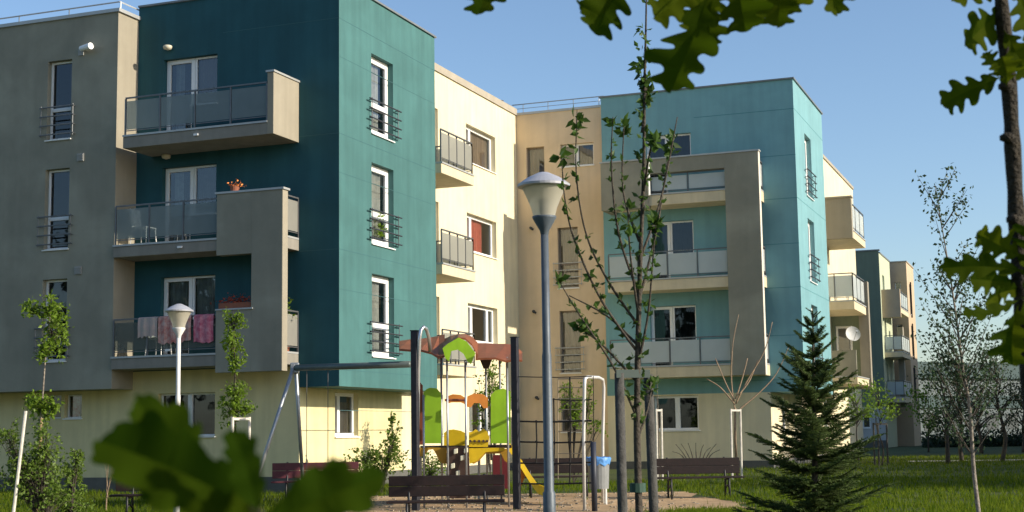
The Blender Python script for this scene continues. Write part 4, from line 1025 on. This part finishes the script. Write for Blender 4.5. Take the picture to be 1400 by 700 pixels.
# shrubs along the cream wall
shrub('shrub', 'light green shrub against the sunlit cream ground floor wall', 'shrub', G(520, 33.8), [cl(500, 632, 33.8, 18, 16), cl(530, 620, 33.8, 18, 20), cl(538, 592, 33.8, 6, 22), cl(516, 640, 33.8, 26, 12)], 1700, .085, lf_bush)
shrub('shrub', 'round pale shrub seen under the tower deck', 'shrub', G(585, 34.5), [cl(590, 640, 34.5, 16, 20), cl(575, 650, 34.5, 12, 12)], 900, .07, lf_bush)
shrub('young_tree', 'yellow green young tree seen through the play tower', 'tree', G(672, 36.5), [cl(668, 520, 36.5, 14, 22), cl(658, 545, 36.5, 12, 18), cl(680, 548, 36.5, 12, 24), cl(664, 580, 36.5, 12, 14)], 1000, .085, lf_light)
shrub('young_tree', 'light green young tree in front of the peach wall behind the net', 'tree', G(782, 36.5), [cl(775, 540, 36.5, 10, 18), cl(786, 560, 36.5, 9, 26), cl(806, 552, 36.5, 6, 22), cl(818, 582, 36.5, 16, 8)], 800, .085, lf_light)
# saplings with stakes at the right block
stakes('white stake pair left of the ground floor window bench', (897, 904), 559, 38.0)
stakes('white stakes around the bare sapling', (999, 1012), 559, 38.0)
k = MB(); root = thing('sapling', 'thin whip sapling between white stakes left of the ground floor window', 'sapling', G(900, 38.2)); k.tube([G(900, 38.2), W(898, 500, 38.2)], [.02, .006], 6); k.build('trunk', bark_b, root)
root = thing('sapling', 'bare sapling with long reddish branches between white stakes', 'sapling', G(1006, 38.2)); k = MB()
k.tube([G(1006, 38.2), W(1005, 600, 38.2), W(1005, 558, 38.2)], [.04, .035, .03], 8); k.build('trunk', bark_r, root, smooth=True)
k = MB()
for q in ([(1005, 562), (1000, 520), (1002, 470), (1010, 430)], [(1006, 552), (1022, 520), (1045, 480), (1056, 440)], [(1008, 562), (1040, 535), (1062, 510), (1078, 475)], [(1004, 552), (985, 530), (966, 518)], [(1005, 548), (994, 528), (978, 490)],
          [(1006, 545), (1014, 520), (1022, 490)], [(1010, 540), (1025, 520), (1036, 492)]):
    k.tube(smooth_path([W(a, b, 38.2+i*.15) for i, (a, b) in enumerate(q)]), [.022-.0012*i for i in range((len(q)-1)*4+1)], 6)
k.build('branches', bark_r, root, smooth=True)
root = thing('shrub', 'bare low shrub under the ground floor window of the middle block', 'shrub', G(952, 40)); k = MB()
for i in range(9):
    a = -1.3+i*.32; k.tube(smooth_path([G(952, 40), W(952+20*math.sin(a), 625-6*math.cos(a), 40), W(952+34*math.sin(a), 619-16*math.cos(a)+rnd.uniform(-3, 6), 40)]), [.014]*5+[.009]*4, 5)
k.build('stems', bark, root)
# --- spruce
def spruce(label, base, top, rmax, m=lf_spruce, seed=3, dense=1.0):
    rn = random.Random(seed); root = thing('spruce_tree', label, 'spruce', base); b_ = Vector(base); H_ = top.z-b_.z
    k = MB(); k.tube([b_, b_.lerp(top, .5), top], [.045, .025, .004], 8); k.build('trunk', bark, root)
    bs = MB(); nd = MB(); z = .06*H_; 
    def twig(p, d, L, sz):
        n = max(2, int(L/.0085)); e1 = d.cross(Vector((0, 0, 1)));
        if e1.length < 1e-3: e1 = Vector((1, 0, 0))
        e1.normalize(); e2 = d.cross(e1)
        for i in range(n):
            t = i/n; q = p+d*L*t+Vector((0, 0, -.06*L*t*t))
            for s in range(5):
                an = rn.uniform(0, 6.28); o_ = (e1*math.cos(an)+e2*math.sin(an)*.6+d*.8).normalized(); w2 = d.cross(o_).normalized()*.0032
                nd.face(q-w2, q+w2, q+o_*sz*rn.uniform(.7, 1.2))
    while z < H_*.985:
        t = z/H_; L = rmax*(1-t)**.78*rn.uniform(.85, 1.1)+.03; nb = int((9 if t < .8 else 5)*dense); a0_ = rn.uniform(0, 6.28)
        for j in range(nb):
            an = a0_+6.283*j/nb+rn.gauss(0, .25); Lb = L*rn.uniform(.65, 1.15); up = .10+.55*t**1.5+rn.gauss(0, .08); hd = Vector((math.cos(an), math.sin(an), 0))
            o_ = Vector((b_.x, b_.y, 0)).lerp(Vector((top.x, top.y, 0)), t)+Vector((0, 0, b_.z+z+rn.gauss(0, .02)))
            pts = [o_+hd*Lb*s+Vector((0, 0, Lb*(up*s-.18*s*(1-s)*(1-t)-.10*s*s*(1-t)+.12*s**3))) for s in (0, .25, .5, .75, 1)]
            bs.tube(pts, [.008, .006, .005, .004, .002], 4, False)
            for q in range(len(pts)-1):
                a, b2 = pts[q], pts[q+1]; dr = (b2-a).normalized(); twig(a, dr, (b2-a).length, .026)
                if Lb < .12: continue
                for s in (-1, 1):
                    for h in (.05, .3, .55, .8):
                        sd = (dr*.75+Vector((-hd.y, hd.x, 0))*s*rn.uniform(.6, .9)+Vector((0, 0, rn.gauss(-.05, .12)))).normalized()
                        twig(a.lerp(b2, h), sd, Lb*.40*(1-.16*q)*rn.uniform(.7, 1.15), .024)
        z += H_*(.044 if t < .55 else .056)*rn.uniform(.8, 1.2)/dense**.3
    twig(top-Vector((0, 0, .22)), Vector((0, 0, 1)), .22, .014)
    bs.build('branches', bark, root); nd.build('needles', m, root); return root
spruce('dark green spruce in front of the teal corner, right of centre', G(1108, 15.0), W(1111, 418, 15.0), .82)
# --- birch at the right
D = 20.5; bb_ = G(1334, D); BT = thing('birch_tree', 'slender birch with pale trunk and tiny dark leaves at the right', 'tree', bb_)
k = MB(); tr = smooth_path([bb_, W(1331, 640, D), W(1326, 560, D), W(1316, 500, D), W(1308, 440, D), W(1298, 370, D), W(1286, 300, D), W(1278, 252, D)], 5)
k.tube(tr, [.030*(1-i/len(tr))**1.3+.004 for i in range(len(tr))], 8); k.build('trunk', bark_b, BT, smooth=True)
k = MB(); lf = MB()
for q in range(78):
    i = rnd.randint(6, len(tr)-3); t = i/len(tr); p = tr[i]; s = rnd.choice((-1, 1)); L = rnd.uniform(.35, 1.05)*(1.25-t*.85)
    hd = (r0*s*rnd.uniform(.35, 1)+f0*rnd.uniform(-.8, .8)).normalized()
    pts = [p+hd*L*a*.75+u0*L*(1.0*a+.1*a*a) for a in (0, .3, .6, 1)]
    k.tube(pts, [.008, .006, .004, .002], 4, False)
    for m_ in range(int(46*L)+8):
        a = rnd.uniform(.15, 1.05); c_ = pts[0].lerp(pts[-1], a)+rv()*.09
        leafquad(lf, c_, (rv()+Vector((0, 0, -.4))).normalized(), rv(), rnd.uniform(.04, .075))
for q in range(60): leafquad(lf, tr[-1]+rv()*rnd.uniform(0, .22)-u0*rnd.uniform(0, .5), rv(), rv(), rnd.uniform(.035, .065))
k.build('branches', bark, BT); lf.build('foliage', lf_birch, BT)
def broadleaf(label, base, H_, trunk_r, crad, n, s_, m=lf_dark, seed=1, group='trees on the right lawn', crown_from=.35, barkm=bark, name='broadleaf_tree'):
    rn = random.Random(seed); root = thing(name, label, 'tree', base, group); b_ = Vector(base)
    k = MB(); st = [b_+Vector((rn.gauss(0, .04)*i, rn.gauss(0, .04)*i, H_*.2*i)) for i in range(5)]
    k.tube(smooth_path(st), [trunk_r*(1-.05*i) for i in range(17)], 8); k.build('trunk', barkm, root, smooth=True)
    br_ = MB(); lf = MB(); cl_ = []
    for i in range(16):
        t = rn.uniform(crown_from, 1); p = b_+Vector((0, 0, H_*t*.8)); an = rn.uniform(0, 6.28); L = crad*rn.uniform(.4, 1)*(1.15-.6*abs(t-.55))
        e = p+Vector((math.cos(an)*L, math.sin(an)*L, H_*rn.uniform(.02, .2))); br_.tube([p-u0*H_*.05, p.lerp(e, .5)+u0*.05, e], [trunk_r*.4, trunk_r*.25, trunk_r*.1], 5, False); cl_.append(e); cl_.append(p.lerp(e, .6))
    for i in range(n):
        c_ = rn.choice(cl_); g_ = crad*.26; p = c_+Vector((rn.gauss(0, g_), rn.gauss(0, g_), rn.gauss(0, g_*.9)))
        d = Vector((rn.gauss(0, 1), rn.gauss(0, 1), rn.gauss(-.2, 1))).normalized(); nn = Vector((rn.gauss(0, 1), rn.gauss(0, 1), rn.gauss(0, 1))).normalized(); leafquad(lf, p, d, nn, s_*rn.uniform(.6, 1.3))
    br_.build('branches', barkm, root); lf.build('foliage', m, root); return root
for i, (u_, D, H_, tr_, cr, n, lb) in enumerate([(1294, 47, 3.6, .08, .85, 1300, 'dark leafed tree on the far lawn just left of the birch trunk'), (1313, 50, 3.2, .08, .75, 1000, 'dark leafed tree hidden partly behind the birch trunk'),
        (1368, 49, 3.9, .08, .95, 1500, 'dark leafed tree on the far lawn below the hanging oak leaf'), (1340, 64, 3.0, .10, 1.1, 700, 'bushy dark tree beyond the footpath, in front of the warehouse'), (1398, 66, 3.4, .10, 1.2, 800, 'bushy dark tree at the right edge beyond the footpath')]):
    broadleaf(lb, G(u_, D), H_, tr_, cr, n, .10, seed=20+i)
broadleaf('yellow green small tree at the end of the row of blocks', G(1268, 70), 3.4, .05, .75, 700, .15, m=lf_light, seed=40, group=None)
broadleaf('bright sapling before the satellite dish wing, right of the spruce', G(1204, 46), 2.9, .03, .55, 420, .11, m=lf_light, seed=41, group=None, name='young_tree', crown_from=.6)
broadleaf('bright sapling just right of the spruce crown', G(1172, 43), 2.7, .03, .5, 380, .10, m=lf_light, seed=42, group=None, name='young_tree', crown_from=.6)
for lb, us, D in (('dark stake frame under the bright saplings', (1194, 1200, 1212), 46.2),):
    stakes(lb, us, 578, D, m=wood_st)
hd_ = MB()
for i in range(6000):
    s = rnd.random(); p = G(1262+s*190, 88+rnd.uniform(-2, 2)); p.z += abs(rnd.gauss(0, .38)); leafquad(hd_, p, rv(), rv(), rnd.uniform(.12, .28))
o = hd_.build('hedge', lf_dark); tag(o, 'dark distant hedge in front of the warehouse', 'hedge')
# big trees outside the frame on the right, whose shade lies on the lawn
for i, (x, y) in enumerate(((7.5, 36.5), (8.5, 43), (7.5, 49.5), (8.5, 56))):
    broadleaf('large tree outside the right edge, number %s along the lawn' % ('one', 'two', 'three', 'four')[i] if False else ('large leafy tree outside the right edge of the photograph, shading the lawn'), (x, y, gz(x, y)), 7.2, .2, 3.4, 3600, .38, seed=60+i, group='large trees outside the right edge')

for i, (x, y, h) in enumerate(((-34, -9, 12), (-24, -14, 13), (-15, -10, 11), (-5, -15, 13), (5, -11, 12), (-44, -4, 12))):  # unseen trees added to darken the panes and cut low sky fill
    broadleaf('tall unseen tree added behind the camera to darken window reflections', (x, y, .1), h, .25, 4.6, 2600, .6, seed=80+i, group='unseen trees added behind the camera to darken reflections')

# ================================================================== OAK
OAK_HALF = [(0, .015), (.09, .02), (.14, .07), (.20, .17), (.26, .25), (.315, .27), (.335, .22), (.325, .15), (.35, .125), (.39, .17), (.44, .31), (.50, .43), (.555, .47), (.585, .42), (.575, .31), (.575, .24), (.61, .20),
            (.65, .26), (.70, .40), (.76, .49), (.81, .48), (.825, .40), (.81, .30), (.825, .22), (.86, .20), (.90, .27), (.945, .34), (.98, .32), (.985, .24), (.98, .17), (1.0, .13), (1.02, .07), (1.025, 0)]
def oak_leaf(mb, base, tip, wd, nrm, curl=.12, seed=0, deep=1.0):
    rn = random.Random(seed); base, tip = Vector(base), Vector(tip); ax = tip-base; L = ax.length; ax.normalize(); sx = ax.cross(Vector(nrm)).normalized(); nn = sx.cross(ax).normalized()
    ph1, ph2 = rn.uniform(0, 6), rn.uniform(0, 6); bend = rn.uniform(-.08, .08)
    def place(t, w_, s):
        ww = w_*wd*s
        return base+ax*t*L+sx*(ww+bend*L*math.sin(math.pi*t))+nn*(curl*L*t*t*-.6+abs(ww)*.25+wd*.05*w_*2*math.sin(t*17+ph1+s)*1.2)
    for s in (-1, 1):
        k0 = rn.uniform(-.035, .035); out = []
        P = [Vector((t+(k0 if .12 < t < .93 else 0)+.02*math.sin(t*9+ph2+s)*(1 if t > .1 else 0), w_*(1+.16*math.sin(t*8+ph1*s)), 0)) for t, w_ in [(a_, b_*deep+(1-deep)*(.02 if a_ < .08 else .44*max(0, math.sin(math.pi*min(1, a_/1.03)**1.1))**.7)) for a_, b_ in OAK_HALF]]
        pts = smooth_path(P, 3); n = len(pts); o_ = len(mb.v)
        tm = [0]*n; acc = 0
        for i in range(n): acc = max(acc, min(1.025, sum(p.x for p in pts[max(0, i-5):i+6])/len(pts[max(0, i-5):i+6])-.03)); tm[i] = max(0, acc)
        tm[-1] = pts[-1].x
        for i in range(n): mb.v.append(tuple(place(pts[i].x, max(.004, pts[i].y), s))); mb.v.append(tuple(place((pts[i].x+tm[i])/2, pts[i].y*.5, s))); mb.v.append(tuple(place(tm[i], 0, s)))
        for i in range(n-1):
            for q in (0, 1): a = o_+3*i+q; mb.f.append((a, a+1, a+4, a+3))
OK_ = thing('oak_tree', 'young oak with dark leaning stem at the right edge, leaves hanging from above', 'tree', G(1450, 2.5, -.1))
st = smooth_path([W(1455, 1750, 2.5), W(1450, 1200, 2.5), W(1432, 800, 2.45), W(1412, 560, 2.42), W(1399, 430, 2.4), W(1393, 350, 2.4), W(1386, 230, 2.4), W(1379, 110, 2.4), W(1369, 0, 2.4), W(1362, -120, 2.42), W(1340, -260, 2.45)])
st[0].z = gz(st[0].x, st[0].y)-.02
k = MB(); k.tube(st, [.0175-.0075*(i/len(st))+(.0012*math.sin(i*2.1)) for i in range(len(st))], 14)
for v_, u_ in ((300, 1386), (188, 1377), (118, 1375)): a = W(u_, v_, 2.39); k.lathe((a.x, a.y, a.z-.008), [(.004, 0), (.012, .004), (.012, .012), (.004, .016)], 8)
k.build('trunk', bark_o, OK_, smooth=True)
k = MB()
tw = smooth_path([st[-3], W(1280, -170, 2.4), W(1170, -90, 2.35), W(1060, -50, 2.3), W(960, -28, 2.25), W(860, -40, 2.3), W(760, -60, 2.35), W(680, -70, 2.4)])
k.tube(tw, [.006-.004*i/len(tw) for i in range(len(tw))], 8)
leaves = [((676, -60), (656, 21), 52, 2.4), ((868, -38), (812, 42), 62, 2.3), ((858, -34), (794, 14), 42, 2.33), ((968, -5), (916, 117), 80, 2.2), ((966, -30), (896, 22), 60, 2.28), ((978, -20), (973, 66), 46, 2.3), ((1004, -48), (1018, 39), 66, 2.25), ((985, -30), (948, 50), 60, 2.34),
          ((1060, -50), (1062, 33), 60, 2.3), ((1032, -45), (1036, 34), 48, 2.35), ((1092, -50), (1078, 20), 54, 2.33), ((1150, -75), (1144, 19), 52, 2.35),
          ((1372, -40), (1300, 6), 50, 2.4), ((1378, 10), (1318, 62), 52, 2.42), ((1372, 104), (1290, 142), 44, 2.38), ((1366, 108), (1350, 72), 30, 2.36), ((1372, 40), (1404, 104), 46, 2.36), ((1376, 118), (1370, 78), 40, 2.34), ((1382, -30), (1412, 58), 56, 2.36),
          ((1398, 352), (1340, 322), 48, 2.38), ((1404, 372), (1294, 366), 36, 2.34), ((1404, 392), (1330, 382), 44, 2.42), ((1396, 408), (1316, 430), 22, 2.36), ((1398, 396), (1342, 410), 34, 2.4), ((1400, 380), (1432, 300), 60, 2.4), ((1392, 416), (1386, 498), 56, 2.33), ((1396, 405), (1450, 470), 60, 2.38), ((1400, 400), (1425, 350), 50, 2.36)]
lf = MB()
for i, (a, b, wd, D) in enumerate(leaves):
    bw, tw_ = W(a[0], a[1], D), W(b[0], b[1], D-rnd.uniform(-.02, .05)); nrm = (-CF+rv()*.45).normalized()
    oak_leaf(lf, bw, tw_, wd*D/FPX*1.15, nrm, rnd.uniform(-.2, .25), i)
    if b[0] < 1200 and a[1] < 0:
        c_ = min(tw, key=lambda p: (p-bw).length); k.tube([c_, bw], [.0015, .001], 5, False)
k.build('branches', bark_o, OK_, smooth=True); lf.build('foliage', lf_oak, OK_, smooth=True)
lf_oak2 = leafmat('oak_leaf_low', (.040, .085, .004), .6, .3, (.062, .100, .005), .75)
MATS['oak_leaf_low'].node_tree.nodes['Principled BSDF'].inputs['Specular IOR Level'].default_value = .03
OS = thing('oak_sapling', 'blurred oak sapling leaves close to the camera at the bottom left', 'sapling', G(420, .68, 0))
k = MB(); st = smooth_path([G(430, .68), W(420, 1200, .68), W(395, 850, .68), W(370, 740, .68), W(345, 690, .68), W(330, 668, .68)])
k.tube(st, .0026, 8)
lf = MB()
for i, (a, b, wd, D) in enumerate([((350, 700), (134, 600), 135, 1.0), ((352, 700), (318, 588), 62, .98), ((290, 700), (186, 546), 105, 1.03), ((330, 690), (170, 640), 80, 1.02), ((372, 735), (250, 700), 110, 1.0), ((350, 700), (290, 640), 90, 1.05), ((360, 720), (520, 648), 90, 1.0), ((392, 740), (470, 636), 84, 1.04), ((360, 705), (520, 652), 46, 1.02)]):
    D *= .68; oak_leaf(lf, W(*a, D), W(*b, D+.6*rnd.uniform(-.03, .03)), wd*D/FPX, (-CF+u0*.25+rv()*.12).normalized(), rnd.uniform(0, .15), 90+i, .38)
k.tube([W(372, 740, .68), W(380, 735, .68)], .002, 5)
k.build('trunk', bark_o, OS); lf.build('foliage', lf_oak2, OS, smooth=True)
